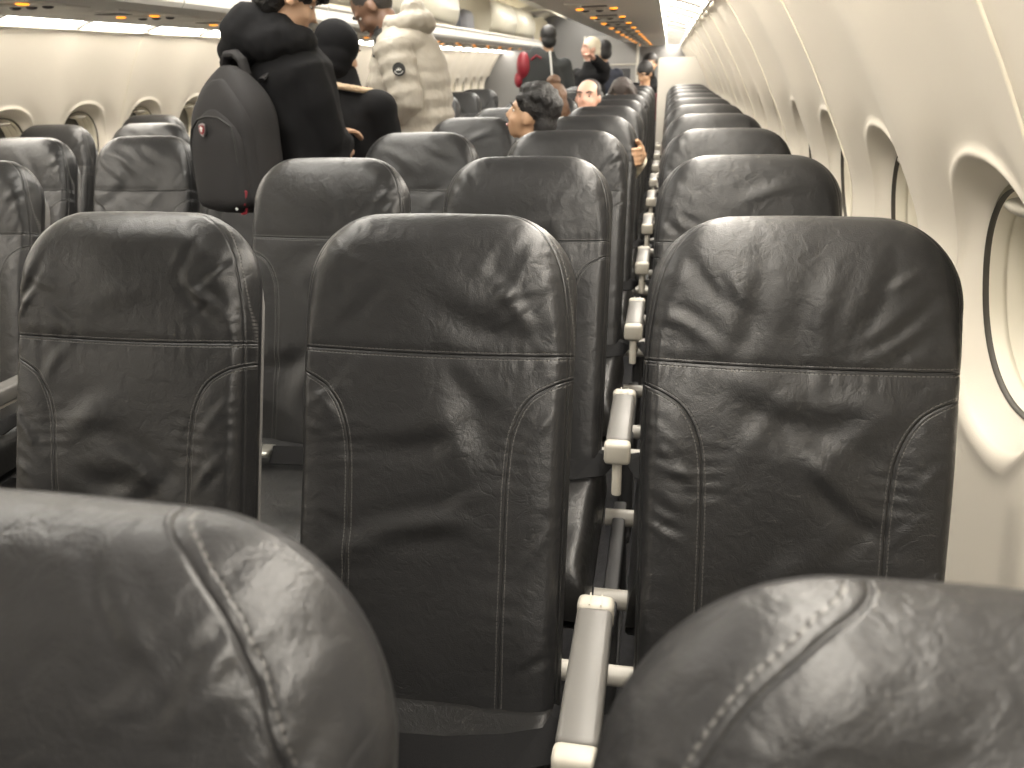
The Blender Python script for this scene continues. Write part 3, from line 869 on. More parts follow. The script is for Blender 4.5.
def person(J, yaw, hyaw, hpitch, skin, label, group=None, k=1.0, voxel=.009, hroll=0, name='person', seated=False, face=True, brow='hair_black', hands=True):
    """J: joints in world coordinates. returns root, head centre, head matrix"""
    base = J['base']; o = empty(name, base); tag(o, label, 'person', group)
    inv = -Vector(base)
    f, u, r, m = basis(yaw); hf, hu, hr, hm = basis(hyaw, hpitch, hroll)
    mb = MB(); c = Vector(J['head']) + inv
    head_shapes(mb, c, hm, k)
    nk = Vector(J['neck']) + inv; pv = Vector(J['pelvis']) + inv
    mb.tube([c - hu * .05 * k - hf * .02 * k, nk], [.050 * k, .056 * k], 14)
    sh = [Vector(J['sh' + s]) + inv for s in 'LR']; ce = (sh[0] + sh[1]) / 2
    ax = (sh[1] - sh[0]).normalized()
    rot = Matrix.Rotation(math.atan2(ax.y, ax.x), 3, 'Z').to_euler()
    w = (sh[1] - sh[0]).length / 2
    mb.tube([nk + V(0, 0, .01), ce, ce * .65 + pv * .35, ce * .3 + pv * .7, pv], [.06 * k, .12 * k, .13 * k, .115 * k, .125 * k], 16)
    mb.ball(ce + V(0, 0, -.04), (w * .95, .085 * k, .07 * k), 18, rot=rot); mb.ball(ce * .7 + pv * .3, (w * .82, .10 * k, .14 * k), 18, rot=rot); mb.ball(pv, (.155 * k, .105 * k, .11 * k), 18, rot=rot)
    for i, s in enumerate('LR'):
        if 'el' + s in J:
            el = Vector(J['el' + s]) + inv; wr = Vector(J['wr' + s]) + inv
            mb.tube([sh[i], (sh[i] + el) / 2, el, (el + wr) / 2, wr], [.050 * k, .046 * k, .038 * k, .036 * k, .026 * k], 12)
            if hands: hand_shapes(mb, wr, (wr - el), Vector(J.get('pn' + s, (0, 0, -1))), k, curl=.6, side=1 if s == 'L' else -1)
        if 'kn' + s in J:
            hp = pv + ax * (-.09 if s == 'L' else .09) * k + V(0, 0, -.03); kn = Vector(J['kn' + s]) + inv; an = Vector(J['an' + s]) + inv
            mb.tube([hp, (hp + kn) / 2, kn, (kn + an) / 2, an], [.085 * k, .075 * k, .055 * k, .052 * k, .036 * k], 12)
            mb.tube([an, an + f * .06 + V(0, 0, -.045), an + f * .15 + V(0, 0, -.055)], [.036, .038, .028], 10)
    body = fuse(mb, 'body', M[skin], o, voxel, 3)
    if face: face_parts(c, hm, o, k, brow)
    return o, c, hm, inv

def legs_cloth(o, J, inv, matn, k=1.0, shoes=True):
    f = Vector(J.get('ff', (0, 1, 0)))
    pv = Vector(J['pelvis']) + inv; sh = [Vector(J['sh' + s]) + inv for s in 'LR']; ax = (sh[1] - sh[0]).normalized()
    mb = MB(); rot = Matrix.Rotation(math.atan2(ax.y, ax.x), 3, 'Z').to_euler()
    mb.ball(pv + V(0, 0, .01), (.175 * k, .125 * k, .13 * k), 18, rot=rot)
    for i, s in enumerate('LR'):
        hp = pv + ax * (-.09 if s == 'L' else .09) * k; kn = Vector(J['kn' + s]) + inv; an = Vector(J['an' + s]) + inv
        mb.tube([hp, (hp + kn) / 2, kn, (kn + an) / 2, an], [.105 * k, .092 * k, .074 * k, .068 * k, .062 * k], 14)
    fuse(mb, 'trousers', M[matn], o, .014, 3)
    if shoes:
        for s in 'LR':
            an = Vector(J['an' + s]) + inv; mb = MB()
            mb.ball(an + f * .055 + V(0, 0, -.048), (.047, .047, .03), 14); mb.tube([an + V(0, 0, .0), an + f * .02 + V(0, 0, -.035), an + f * .13 + V(0, 0, -.05)], [.045, .048, .036], 12); mb.box(tuple(an + f * .05 + V(0, 0, -.072)), (.085, .085, .018), .008)
            mb.box(tuple(an + f * .10 + V(0, 0, -.072)), (.08, .12, .018), .008); mb.box(tuple(an + f * -.0 + V(0, 0, -.072)), (.07, .09, .018), .008)
            fuse(mb, 'shoe', M['shoe'], o, .008, 2)

def stand(x, y, hipz, yaw, hw=.1):
    """legs of a standing figure"""
    f, u, r, m = basis(yaw); b = V(x, y, 0)
    d = dict(base=(x, y, 0), pelvis=(x, y, hipz), ff=tuple(f))
    for s, q in (('L', -1), ('R', 1)):
        d['kn' + s] = tuple(b + r * q * hw + f * .02 + V(0, 0, hipz * .52)); d['an' + s] = tuple(b + r * q * hw + V(0, 0, .082))
    return d

# ---- boy in the black hoodie carrying a backpack
J = stand(.10, 1.62, .86, R(-14)); J.update(head=(.086, 1.580, 1.540), neck=(.065, 1.565, 1.43), shL=(-.06, 1.655, 1.335), shR=(.135, 1.51, 1.335),
    elL=(-.05, 1.78, 1.11), wrL=(.05, 1.88, 1.10), elR=(.170, 1.56, 1.09), wrR=(.155, 1.74, 1.06), pnL=(0, 0, -1), pnR=(-1, 0, -.3))
o, c, hm, inv = person(J, R(-14), R(-52), R(30), 'skin_light', 'boy in a black hoodie wearing a dark backpack, in the aisle, looking right', 'people standing in the aisle', k=.92)
hf, hu, hr = hm @ V(0, 1, 0), hm @ V(0, 0, 1), hm @ V(1, 0, 0); e = hm.to_euler()
mb = MB(); mb.ball(c + hu * .045 - hf * .025, (.088, .098, .080), 22, rot=e); mb.ball(c - hu * .01 - hf * .062, (.082, .058, .085), 18, rot=e); mb.ball(c + hr * .0 + hu * .03 + hf * .01, (.084, .06, .05), 16, rot=e); mb.ball(c + hu * .062 + hf * .045, (.066, .045, .036), 16, rot=e)
for a in (-.045, -.02, .01, .04): mb.tube([c + hu * .08 + hf * .06 + hr * a, c + hu * .065 + hf * .095 + hr * a * 1.1, c + hu * .038 + hf * .103 + hr * a * 1.1], [.018, .015, .006], 8)
fuse(mb, 'hair', M['hair_black'], o, .007, 2, (.02, .012))
def W(p): return Vector(p) + inv
mb = MB()
mb.tube([W((0.040, 1.57, 1.40)), W((0.055, 1.58, 1.33)), W((0.055, 1.60, 1.15)), W((0.065, 1.62, .95)), W((0.065, 1.62, .82))], [.10, .145, .155, .155, .15], 20)
mb.ball(W((0.045, 1.585, 1.300)), (.170, .13, .10), 20, rot=(0, 0, R(-32)))
for s in 'LR':
    sh, el, wr = W(J['sh' + s]), W(J['el' + s]), W(J['wr' + s])
    mb.tube([sh * .8 + W((0.055, 1.585, 1.30)) * .2 + V(0, 0, .01), (sh + el) / 2, el, (el + wr) / 2, wr], [.078, .074, .066, .058, .046], 14)
hd = fuse(mb, 'hoodie', M['black_fleece'], o, .012, 4, (.09, .012))
mb = MB()   # hood lying round the neck
for a in np.linspace(0, 2 * math.pi, 15)[:-1]:
    back = .5 - .5 * math.cos(a)
    mb.ball(W((0.025, 1.555, 1.405)) + V(math.sin(a) * .100 - .015 * back, -(-math.cos(a)) * .0 + math.cos(a) * .085, .004 - .0 * back), (.052, .052, .040 + .02 * back), 14)
mb.ball(W((-0.050, 1.50, 1.430)), (.085, .085, .095), 18); mb.ball(W((-0.080, 1.50, 1.385)), (.070, .08, .06), 18); mb.ball(W((-0.035, 1.51, 1.485)), (.068, .075, .045), 18)
mb.ball(W((0.020, 1.53, 1.47)), (.085, .075, .035), 16); mb.ball(W((.085, 1.535, 1.415)), (.060, .075, .050), 16)
fuse(mb, 'hood', M['black_fleece'], hd, .010, 4, (.06, .02))
legs_cloth(o, J, inv, 'khaki')
# backpack: worn by the boy, its own thing
bp = empty('backpack', (-.03, 1.42, 1.12)); tag(bp, 'large dark grey backpack worn by the boy in the black hoodie', 'backpack')
bax = R(24)   # back plane turned
def pack_shape(mb, w, h, d, z0, y, r=.05):
    """rounded bag: stacked superellipse rings, narrower at the top"""
    n = 40; rings = []
    for t in np.linspace(0, 1, 26):
        t = .5 - .5 * math.cos(math.pi * t)
        fb = min(1, (t / .10)) ; ft = min(1, (1 - t) / .42)
        a = w / 2 * (1 - (1 - fb) ** 2.2 * .75) * (.18 + .82 * (1 - (1 - ft) ** 2.4)) if t < 1 else w / 2 * .18
        b = d / 2 * (.35 + .65 * (1 - (1 - min(1, t / .12)) ** 2)) * (.25 + .75 * (1 - (1 - min(1, (1 - t) / .35)) ** 2))
        ring = []
        for k in range(n):
            c, q = math.cos(2 * math.pi * k / n), math.sin(2 * math.pi * k / n)
            ring.append(mb.bm.verts.new((math.copysign(abs(c) ** .62, c) * a, y + math.copysign(abs(q) ** .62, q) * b, z0 + h * t)))
        rings.append(ring)
    for i in range(len(rings) - 1):
        for k in range(n): mb.bm.faces.new((rings[i][k], rings[i][(k + 1) % n], rings[i + 1][(k + 1) % n], rings[i + 1][k]))
    mb.bm.faces.new(rings[0][::-1]); mb.bm.faces.new(rings[-1])
mb = MB(); pack_shape(mb, .31, .47, .18, -.205, -.02); body_ = fuse(mb, 'main_compartment', M['pack'], bp, .010, 5)
mb = MB(); pack_shape(mb, .25, .33, .07, -.195, -.108); fuse(mb, 'front_pocket', M['pack'], bp, .008, 4)
mb = MB(); pack_shape(mb, .285, .42, .10, -.200, -.075); fuse(mb, 'middle_compartment', M['pack'], bp, .008, 4)
mb = MB(); mb.tube([(-.105, -.128, -.10), (-.108, -.134, .02), (-.095, -.132, .07), (-.05, -.140, .098), (0, -.142, .104), (.05, -.140, .098), (.095, -.132, .07), (.108, -.134, .02), (.105, -.128, -.10)], .0035, 8); mb.build('pocket_zip', M['pack2'], bp)
mb = MB(); mb.tube([(-.045, .01, .235), (-.042, .0, .280), (-.02, -.003, .300), (.02, -.003, .300), (.042, .0, .280), (.045, .01, .235)], .014, 10, flat=(1, 1.5)); mb.build('carry_handle', M['pack'], bp)
mb = MB(); mb.tube([(.085, -.10, -.185), (.09, -.11, -.20), (.092, -.13, -.20)], .004, 6); mb.box((.112, -.125, -.150), (.012, .006, .05), .002, rot=(0, R(20), 0)); mb.build('red_pull_tag', M['red'], bp)['label'] = 'red pull tag'
mb = MB(); mb.ball((.070, -.13, -.185), (.006, .004, .006), 10); mb.build('stud', M['badgewht'], bp)
# shield-shaped badge on the pocket
sh_ = [(-.015, .016), (0, .020), (.015, .016), (.016, -.002), (.010, -.014), (0, -.022), (-.010, -.014), (-.016, -.002)]
mb = MB(); mb.prism([(x, z) for x, z in sh_], 'y', -.166, -.160); bd = mb.build('badge', M['silver'], bp, smooth=False); bd.location = (-.015, .010, .065)
mb = MB(); mb.prism([(x * .72, z * .72) for x, z in sh_], 'y', -.1685, -.160); bi = mb.build('badge_field', M['red'], bd, smooth=False)
mb = MB(); mb.box((0, -.169, .002), (.005, .003, .016)); mb.box((0, -.169, .004), (.013, .003, .005)); mb.build('badge_cross', M['badgewht'], bd, smooth=False)
for s in (-1, 1):
    mb = MB(); mb.tube([(s * .07, .05, .22), (s * .085, .10, .27), (s * .10, .20, .235), (s * .12, .27, .12), (s * .13, .22, -.06), (s * .12, .08, -.17)], .02, 10, flat=(.35, 1.2)); mb.build('shoulder_strap', M['pack'], bp)
bp.rotation_euler = (R(-5), R(-3), R(-16)); bp.location = (-.055, 1.385, 1.075); bp.scale = (.92, 1, 1)

# ---- person in a black beanie
J = stand(.09, 2.16, .78, R(-12)); J.update(head=(.008, 2.135, 1.385), neck=(.025, 2.12, 1.25), shL=(-.11, 2.16, 1.175), shR=(.165, 2.10, 1.165),
    elL=(-.10, 2.30, 1.02), wrL=(-.02, 2.42, 1.02), elR=(.190, 2.13, .97), wrR=(.17, 2.33, .95))
o, c, hm, inv = person(J, R(-12), R(-26), R(18), 'skin_light', 'shorter person in a black knit hat and black coat with cream collar, back turned', 'people standing in the aisle', k=.92)
hf, hu, hr = hm @ V(0, 1, 0), hm @ V(0, 0, 1), hm @ V(1, 0, 0); e = hm.to_euler()
mb = MB(); mb.ball(c + hu * .030 - hf * .018, (.088, .098, .094), 24, rot=e); mb.ball(c - hu * .03 - hf * .028, (.086, .080, .075), 20, rot=e); mb.ball(c - hu * .075 - hf * .03, (.080, .075, .050), 20, rot=e); mb.ball(c - V(0, 0, .10) - hf * .015, (.072, .072, .05), 18)
fuse(mb, 'knit_hat', M['black_knit'], o, .008, 4)
def W(p): return Vector(p) + inv
mb = MB()
mb.tube([W((0.020, 2.12, 1.235)), W((0.025, 2.13, 1.12)), W((0.035, 2.14, .98)), W((0.045, 2.15, .80)), W((0.045, 2.15, .66))], [.10, .160, .172, .172, .168], 20)
mb.ball(W((0.020, 2.125, 1.14)), (.185, .125, .095), 20, rot=(0, 0, R(-12)))
for s in 'LR':
    sh, el, wr = W(J['sh' + s]), W(J['el' + s]), W(J['wr' + s]); mb.ball(sh, (.088, .088, .080), 16); mb.tube([sh + V(0, 0, -.01), (sh + el) / 2, el, (el + wr) / 2, wr], [.084, .078, .068, .060, .050], 14)
mb.tube([c - V(0, 0, .06), W((.018, 2.12, 1.25)), W((.018, 2.12, 1.19))], [.066, .078, .10], 16)
ct = fuse(mb, 'coat', M['black_fleece'], o, .012, 4, (.1, .012))
mb = MB(); pts = []
for a in np.linspace(R(150), R(400), 16): pts.append(W((0.023, 2.115, 1.243)) + V(math.cos(a) * .115, math.sin(a) * .095, .012 - .022 * math.cos(a - R(20))))
mb.tube(pts, .0135, 10); fuse(mb, 'collar_trim', M['cream_trim'], ct, .005, 2, (.012, .006))['label'] = 'cream fleece collar edge'
mb = MB(); mb.tube([W((-.045, 2.01, 1.20)), W((-.025, 1.995, 1.13)), W((-.02, 1.99, 1.07)), W((.01, 1.985, 1.03))], [.010, .014, .016, .014], 10, flat=(1, .5)); mb.build('scarf_end', M['paleblue'], o)['label'] = 'pale blue and white printed scarf end'
legs_cloth(o, J, inv, 'denim', .9)

# ---- man in the beige puffer jacket
J = stand(.13, 2.74, .93, R(95)); J.update(head=(-.050, 2.735, 1.585), neck=(.035, 2.73, 1.475), shL=(.085, 2.60, 1.43), shR=(.10, 2.90, 1.43),
    elL=(.150, 2.545, 1.17), wrL=(-.06, 2.60, 1.07), elR=(.10, 2.98, 1.18), wrR=(-.08, 2.90, 1.14), pnL=(0, 0, -1), pnR=(0, 0, -1))
o, c, hm, inv = person(J, R(95), R(100), R(48), 'skin_brown', 'bearded man in a beige puffer jacket with a round black arm badge, head bowed', 'people standing in the aisle', k=1.02, brow='hair_grey')
hf, hu, hr = hm @ V(0, 1, 0), hm @ V(0, 0, 1), hm @ V(1, 0, 0); e = hm.to_euler()
mb = MB(); mb.ball(c + hu * .036 - hf * .024, (.080, .096, .082), 22, rot=e); mb.ball(c - hf * .05, (.076, .060, .070), 18, rot=e)
fuse(mb, 'hair', M['hair_grey'], o, .007, 2, (.01, .004))
mb = MB(); mb.ball(c + hf * .034 - hu * .080, (.052, .052, .030), 18, rot=e); mb.ball(c + hf * .085 - hu * .048, (.028, .012, .006), 12, rot=e)
fuse(mb, 'beard', M['hair_grey'], o, .006, 2, (.01, .004))
def W(p): return Vector(p) + inv
mb = MB()
prof = [(1.50, .10), (1.44, .155), (1.37, .185), (1.30, .20), (1.22, .205), (1.14, .208), (1.06, .21), (.98, .212), (.90, .21), (.84, .20)]
mb.ball(W((.105, 2.745, 1.425)), (.135, .225, .085), 20); mb.ball(W((.10, 2.74, 1.48)), (.105, .14, .07), 20)
slv = []
pts, rr = [], []
for i, (z, q) in enumerate(prof):     # quilted: bulge between the seams
    pts += [W((.105, 2.745, z)), W((.105, 2.745, z - .035))]; rr += [q * .955, q * 1.03]
mb.tube(pts, rr, 24, flat=(1, 1))
for s in 'LR':
    sh, el, wr = W(J['sh' + s]), W(J['el' + s]), W(J['wr' + s])
    P_ = []; Q_ = []
    for t in np.linspace(0, 1, 9): P_.append(sh.lerp(el, t)); Q_.append((.098 - .016 * t) * (1.05 if int(t * 8) % 2 else .93))
    for t in np.linspace(.12, 1, 8): P_.append(el.lerp(wr, t)); Q_.append((.080 - .022 * t) * (1.06 if int(t * 8) % 2 else .93))
    sm_ = MB(); sm_.tube(P_, Q_, 18); slv.append(sm_)
pf = fuse(mb, 'puffer_jacket', M['puffer'], o, .010, 3, (.035, .010))
for q_ in slv: fuse(q_, 'sleeve', M['puffer'], pf, .008, 2, (.03, .008))
mb = MB()
for a in np.linspace(R(-140), R(140), 12): mb.ball(W((.125, 2.735, 1.515)) + V(math.cos(a) * .085, math.sin(a) * .095, .012 * math.cos(a)), (.045, .045, .042), 12)
mb.ball(W((.165, 2.73, 1.515)), (.09, .11, .06), 18); mb.ball(W((.155, 2.73, 1.575)), (.055, .085, .045), 16)
hd = fuse(mb, 'hood', M['puffer'], pf, .010, 3, (.05, .02))
mb = MB(); mb.tube([W((.03, 2.595, 1.44)), W((.0, 2.585, 1.41)), W((-.01, 2.59, 1.37))], .005, 8); mb.build('jacket_zip', M['badgeblk'], pf)
mb = MB(); mb.ball(W((.02, 2.69, 1.45)), (.060, .07, .05), 16); mb.ball(W((.01, 2.70, 1.40)), (.06, .08, .06), 16); fuse(mb, 'dark_shirt', M['badgeblk'], o, .008, 3)['label'] = 'dark shirt at the open collar'
vd = V(.14, -.985, .06).normalized()
bc = W((.146, 2.478, 1.315))
bdg = MB(); g = bmesh.ops.create_cone(bdg.bm, cap_ends=True, segments=28, radius1=.029, radius2=.029, depth=.014)['verts']
q = vd.to_track_quat('Z', 'Y').to_matrix().to_4x4(); bmesh.ops.transform(bdg.bm, matrix=Matrix.Translation(bc) @ q, verts=g)
b1 = bdg.build('arm_badge', M['badgeblk'], pf)
t = MB(); s1 = q.to_3x3() @ V(1, 0, 0); s2 = q.to_3x3() @ V(0, 1, 0)
for a, b_ in ((-.008, .002), (0, .006), (.008, .002)): t.tube([bc + vd * .008 + s1 * a - s2 * .006, bc + vd * .008 + s1 * a + s2 * b_], .0028, 6)
t.tube([bc + vd * .008 + s1 * .020 * math.cos(a) + s2 * .020 * math.sin(a) for a in np.linspace(R(200), R(340), 8)], .0016, 6)
t.build('badge_mark', M['badgewht'], b1)
mb = MB(); mb.tube([W((.045, 2.50, 1.085)), W((.10, 2.495, 1.095))], .006, 8); mb.build('pocket_slit', M['badgeblk'], pf)
legs_cloth(o, J, inv, 'denim', 1.0)

# ---- seated / kneeling heads beyond
def seated(x, y, headz, yaw, hyaw, hpitch, skin, label, hairf, top, pel_xy, k=.9, voxel=.010, face=True):
    f, u, r, m = basis(yaw)
    hb = V(x, y, 0); pel = V(pel_xy[0], pel_xy[1], .60); b = hb.lerp(V(pel_xy[0], pel_xy[1], 0), .35); sz = headz - .24 * k
    J = dict(base=(pel_xy[0], pel_xy[1], .47), pelvis=tuple(pel), head=(x, y, headz), neck=tuple(hb.lerp(b, .4) - f * .02 + V(0, 0, headz - .14 * k)), shL=tuple(b - r * .15 * k - f * .02 + V(0, 0, sz)), shR=tuple(b + r * .15 * k - f * .02 + V(0, 0, sz)))
    for s, q in (('L', -1), ('R', 1)):
        J['el' + s] = tuple(b + r * q * .19 * k + f * .03 + V(0, 0, sz - .24)); J['wr' + s] = tuple(b + r * q * .12 * k + f * .20 + V(0, 0, sz - .30))
    o, c, hm, inv = person(J, yaw, hyaw, hpitch, skin, label, 'people sitting beyond the empty rows', k=k, voxel=voxel, face=face)
    hairf(o, c, hm, k)
    mb = MB(); W = lambda p: Vector(p) + inv
    ce = (W(J['shL']) + W(J['shR'])) / 2; pv = W(J['pelvis'])
    mb.tube([ce + V(0, 0, .06), ce, ce.lerp(pv, .5), pv, pv - V(0, 0, .08)], [.08 * k, .14 * k, .15 * k, .15 * k, .15 * k], 18); mb.ball(ce + V(0, 0, -.04), (.19 * k, .12 * k, .085 * k), 16, rot=(0, 0, yaw))
    for s in 'LR': mb.ball(W(J['sh' + s]), (.072 * k,) * 3, 14); mb.tube([W(J['sh' + s]), W(J['el' + s]), W(J['wr' + s])], [.066 * k, .056 * k, .044 * k], 12)
    fuse(mb, 'top', M[top], o, .014, 3)
    return o
def hair_curly(o, c, hm, k):
    hf, hu, hr = hm @ V(0, 1, 0), hm @ V(0, 0, 1), hm @ V(1, 0, 0); rn = random.Random(5)
    mb = MB(); e = hm.to_euler(); mb.ball(c + (hu * .050 - hf * .030) * k, (.090 * k, .105 * k, .085 * k), 20, rot=e); mb.ball(c + (-hu * .02 - hf * .075) * k, (.078 * k, .050 * k, .075 * k), 16, rot=e)
    for i in range(70):
        a = rn.uniform(0, 2 * math.pi); b_ = rn.uniform(.05, 1.35)
        d = hr * math.cos(a) * math.sin(b_) + hf * math.sin(a) * math.sin(b_) + hu * math.cos(b_)
        if d.dot(hf) > .75: continue
        p = c + (hu * .045 - hf * .022) * k + V(d.x * .1, d.y * .1, d.z * .088) * k
        mb.ball(p, (.018 * k,) * 3, 8)
    fuse(mb, 'hair', M['hair_black'], o, .007, 1, (.012, .008))
def hair_bun(o, c, hm, k):
    hf, hu, hr = hm @ V(0, 1, 0), hm @ V(0, 0, 1), hm @ V(1, 0, 0); e = hm.to_euler()
    mb = MB(); mb.ball(c + (hu * .035 - hf * .02) * k, (.086 * k, .10 * k, .088 * k), 20, rot=e); mb.ball(c + (-hu * .03 - hf * .06) * k, (.085 * k, .06 * k, .085 * k), 16, rot=e)
    for s in (-1, 1): mb.tube([c + hr * s * .07 * k, c + (hr * s * .085 - hu * .09 - hf * .03) * k, c + (hr * s * .09 - hu * .17 - hf * .03) * k], [.03 * k, .03 * k, .018 * k], 10)
    h = fuse(mb, 'hair', M['hair_brown'], o, .008, 2, (.02, .008))
    mb = MB(); mb.ball(c + (hu * .13 - hf * .02) * k, (.045 * k, .045 * k, .036 * k), 14); mb.tube([c + (hu * .13 - hf * .02) * k + V(math.cos(a), math.sin(a), .2 * math.sin(3 * a)) * .034 * k for a in np.linspace(0, 6.2, 14)], .014 * k, 8)
    fuse(mb, 'hair_bun', M['hair_brown'], h, .006, 1, (.012, .006))
def hair_bald(o, c, hm, k):
    hf, hu, hr = hm @ V(0, 1, 0), hm @ V(0, 0, 1), hm @ V(1, 0, 0); e = hm.to_euler()
    mb = MB(); mb.ball(c + (hu * .045 - hf * .045) * k, (.078 * k, .080 * k, .075 * k), 18, rot=e)
    for s in (-1, 1): mb.ball(c + (hr * s * .068 + hu * .03 - hf * .01) * k, (.012 * k, .04 * k, .04 * k), 10, rot=e)
    fuse(mb, 'hair', M['hair_grey'], o, .008, 2)
def hair_long(o, c, hm, k):
    hf, hu, hr = hm @ V(0, 1, 0), hm @ V(0, 0, 1), hm @ V(1, 0, 0); e = hm.to_euler()
    mb = MB(); mb.ball(c + (hu * .035 - hf * .02) * k, (.09 * k, .10 * k, .09 * k), 20, rot=e)
    for s in (-1, 1):
        for q in (-.05, 0, .03): mb.tube([c + (hr * s * .05 + hu * .09 + hf * q) * k, c + (hr * s * .09 + hf * q) * k, c + (hr * s * .10 - hu * .14 + hf * q) * k], [.02 * k, .03 * k, .022 * k], 8)
    fuse(mb, 'hair', M['hair_dkbrown'], o, .008, 2, (.02, .008))
seated(.835, 1.93, 1.140, R(70), R(82), R(-14), 'skin_tan', 'boy with curly black hair in profile, looking up to the left over the seats', hair_curly, 'navy', (.97, 1.86), k=.86)
seated(.715, 3.42, 1.125, R(60), R(20), R(0), 'skin_tan', 'person with brown hair tied in a top bun, seen from behind', hair_bun, 'cream_cloth', (.60, 3.33), k=.86, voxel=.012)
seated(.905, 3.45, 1.140, R(180), R(170), R(-4), 'skin_pink', 'man with a high bare forehead facing the camera, seated far down the middle column', hair_bald, 'cream_cloth', (1.0, 3.36), k=.86, voxel=.012)
seated(1.012, 4.92, 1.105, R(180), R(175), R(30), 'skin_tan', 'person with long dark brown hair and bowed head above the far middle seats', hair_long, 'charcoal', (1.02, 4.86), k=.90, voxel=.012)

# ---- far standing figures
def simple_person(x, y, headz, yaw, hyaw, skin, label, hairm, coat, k=1.0, coatw=1.0, arms=None, hpitch=0.0):
    J = stand(x, y, headz * .55, yaw); f, u, r, m = basis(yaw); b = V(x, y, 0)
    J.update(head=(x, y, headz), neck=tuple(b + V(0, 0, headz - .15)), shL=tuple(b - r * .17 * k + V(0, 0, headz - .27)), shR=tuple(b + r * .17 * k + V(0, 0, headz - .27)))
    for s, q in (('L', -1), ('R', 1)):
        a = (arms or {}).get(s)
        J['el' + s] = a[0] if a else tuple(b + r * q * .24 * k + V(0, 0, headz - .55)); J['wr' + s] = a[1] if a else tuple(b + r * q * .24 * k + f * .12 + V(0, 0, headz - .78))
    o, c, hm, inv = person(J, yaw, hyaw, hpitch, skin, label, 'people standing far down the aisle', k=k, voxel=.013)
    hf, hu, hr = hm @ V(0, 1, 0), hm @ V(0, 0, 1), hm @ V(1, 0, 0); e = hm.to_euler()
    mb = MB(); mb.ball(c + hu * .035 - hf * .022, (.086, .10, .088), 18, rot=e); mb.ball(c - hu * .03 - hf * .06, (.08, .055, .07), 14, rot=e); fuse(mb, 'hair', M[hairm], o, .009, 2, (.02, .006))
    W = lambda p: Vector(p) + inv
    mb = MB(); ce = (W(J['shL']) + W(J['shR'])) / 2; pv = W(J['pelvis'])
    mb.tube([ce + V(0, 0, .15), ce + V(0, 0, .06), ce, ce.lerp(pv, .4), pv, pv - V(0, 0, .12)], [.065, .10, .15 * coatw, .175 * coatw, .175 * coatw, .17 * coatw], 18); mb.ball(ce + V(0, 0, -.01), (.23 * coatw, .13, .09), 16, rot=(0, 0, yaw))
    for s in 'LR': mb.ball(W(J['sh' + s]), (.082,) * 3, 14); mb.tube([W(J['sh' + s]), W(J['el' + s]), W(J['wr' + s])], [.08, .068, .052], 12)
    fuse(mb, 'coat', M[coat], o, .014, 3, (.1, .015))
    legs_cloth(o, J, inv, 'denim')
    return o
simple_person(.11, 7.4, 1.575, R(8), R(20), 'skin_light', 'dark-coated person with back turned, wearing a red and black rucksack down the aisle', 'hair_black', 'charcoal', coatw=1.05)
rk = empty('rucksack', (.03, 7.15, 1.21)); tag(rk, 'red and black rucksack worn by the dark-coated person far down the aisle', 'rucksack')
mb = MB(); pack_shape(mb, .36, .50, .20, -.22, 0); fuse(mb, 'main_compartment', M['charcoal'], rk, .012, 3)
mb = MB(); mb.ball((-.13, -.05, .11), (.075, .09, .13), 14); mb.ball((-.18, -.03, -.02), (.05, .07, .08), 14); fuse(mb, 'side_pocket', M['red'], rk, .010, 3)
mb = MB(); mb.tube([(-.05, -.10, .16), (.0, -.115, .20), (.05, -.11, .17)], .010, 8); mb.build('piping', M['red'], rk)
mb = MB(); mb.tube([(.135, -.10, .24), (.150, -.11, .05), (.175, -.105, -.16)], .022, 8, flat=(.5, 1)); mb.build('reflective_band', M['badgewht'], rk)['label'] = 'pale reflective band'
rk.rotation_euler = (0, 0, R(8))
simple_person(.493, 7.95, 1.47, R(150), R(120), 'skin_pink', 'pale-haired person in black with one raised hand, behind the dark rucksack wearer', 'cream_cloth', 'black_fleece', arms={'L': ((.66, 7.85, 1.26), (.555, 7.68, 1.37))})
simple_person(.565, 8.8, 1.46, R(20), R(40), 'skin_tan', 'dark-haired person in a navy jacket standing before the far bulkhead', 'hair_black', 'navy')
simple_person(1.09, 7.75, 1.21, R(175), R(150), 'skin_tan', 'person in a maroon top bowing beside the pale partition', 'hair_black', 'maroon', k=.95, coatw=.75, hpitch=R(25))
simple_person(1.13, 8.5, 1.30, R(175), R(190), 'skin_tan', 'dark-clothed person standing just behind the maroon-topped one by the partition', 'hair_black', 'black_fleece', k=.95, coatw=.85)

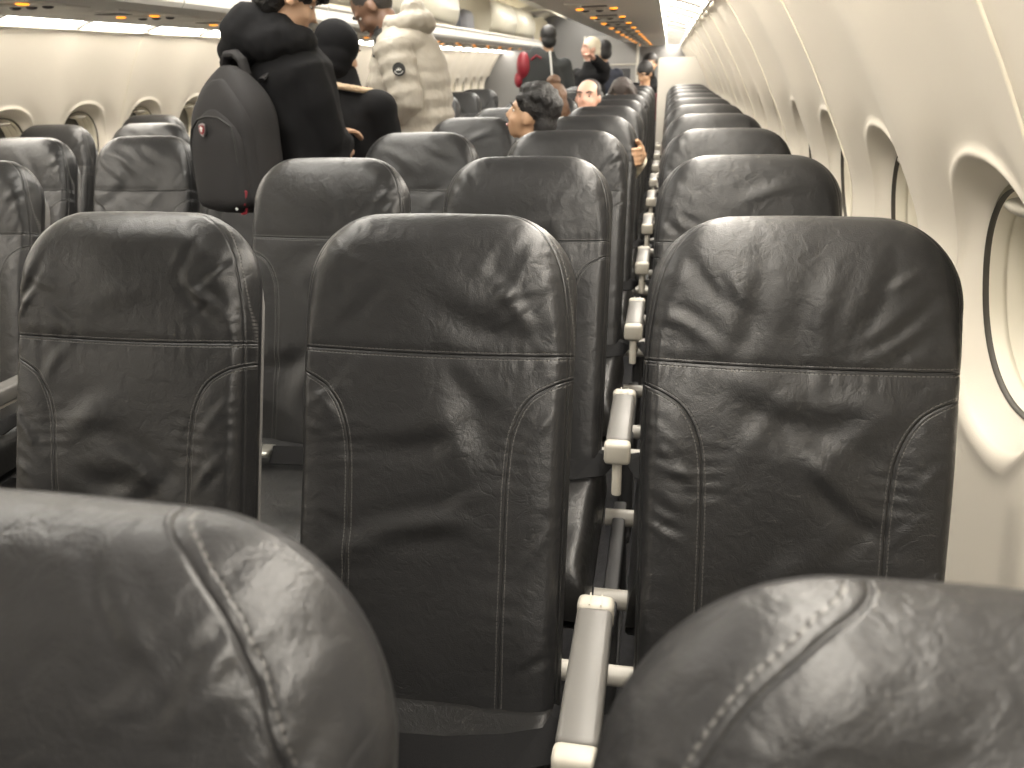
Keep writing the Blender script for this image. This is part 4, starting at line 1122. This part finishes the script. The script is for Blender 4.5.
# ---- hand holding the edge of a seat
o = empty('person', (1.27, 2.60, .47)); tag(o, 'hidden person behind the fourth row whose hand grips the middle seat edge', 'person')
inv = -V(1.27, 2.60, .47)
def H(x, y, z): return V(x, y, z) + inv
mb = MB()
for i_ in range(4):     # four fingers wrapped round the edge, stacked
    z = .925 + .019 * i_; q = .004 * abs(i_ - 1.5)
    mb.tube([H(1.238, 2.30, z - .004), H(1.240, 2.25, z), H(1.236, 2.215, z + .002), H(1.222, 2.194, z + .003), H(1.200 + q, 2.190, z + .003)], [.012, .0115, .0105, .0098, .008], 8)
mb.ball(H(1.243, 2.31, .955), (.018, .045, .042), 16)
mb.tube([H(1.241, 2.29, .985), H(1.236, 2.25, 1.003), H(1.230, 2.222, 1.014), H(1.226, 2.205, 1.022)], [.014, .012, .0105, .008], 8)
mb.tube([H(1.243, 2.33, .95), H(1.225, 2.42, .92), H(1.18, 2.52, .86)], [.024, .030, .038], 12)
fuse(mb, 'hand', M['skin_tan'], o, .005, 2)
mb = MB(); mb.tube([H(1.230, 2.40, .925), H(1.20, 2.48, .885), H(1.15, 2.58, .82)], [.043, .05, .055], 12); fuse(mb, 'sleeve', M['cream_cloth'], o, .008, 2)

# ------------------------------------------------------------------ camera, world, lights
cam = bpy.data.cameras.new('camera'); co = bpy.data.objects.new('camera', cam); COL.objects.link(co); sc.camera = co
yaw, pit, rol, f = 0.19900219551424578, 0.3934648292580212, -0.029101878442716018, 763.569532874731
F_ = Vector((-math.sin(yaw) * math.cos(pit), math.cos(yaw) * math.cos(pit), -math.sin(pit)))
R_ = Vector((math.cos(yaw), math.sin(yaw), 0)); U_ = R_.cross(F_)
R2 = R_ * math.cos(rol) + U_ * math.sin(rol); U2 = -R_ * math.sin(rol) + U_ * math.cos(rol)
mw = Matrix((R2, U2, -F_)).transposed().to_4x4(); mw.translation = Vector((1.342631386850544, -1.0869585040155096, 1.3113274030674082))
co.matrix_world = mw
cam.sensor_width = 36; cam.lens = f / 1024 * 36; cam.clip_start = .02
cam.dof.use_dof = True; cam.dof.focus_distance = 1.12; cam.dof.aperture_fstop = 7.0
w = bpy.data.worlds.new('world'); sc.world = w; w.use_nodes = True
w.node_tree.nodes['Background'].inputs[0].default_value = (1, .93, .82, 1); w.node_tree.nodes['Background'].inputs[1].default_value = .12
sc.view_settings.view_transform = 'Standard'; sc.view_settings.look = 'None'; sc.view_settings.gamma = 1; sc.view_settings.use_curve_mapping = False
sc.view_settings.exposure = 1.0
sc.cycles.max_bounces = 8; sc.cycles.diffuse_bounces = 4
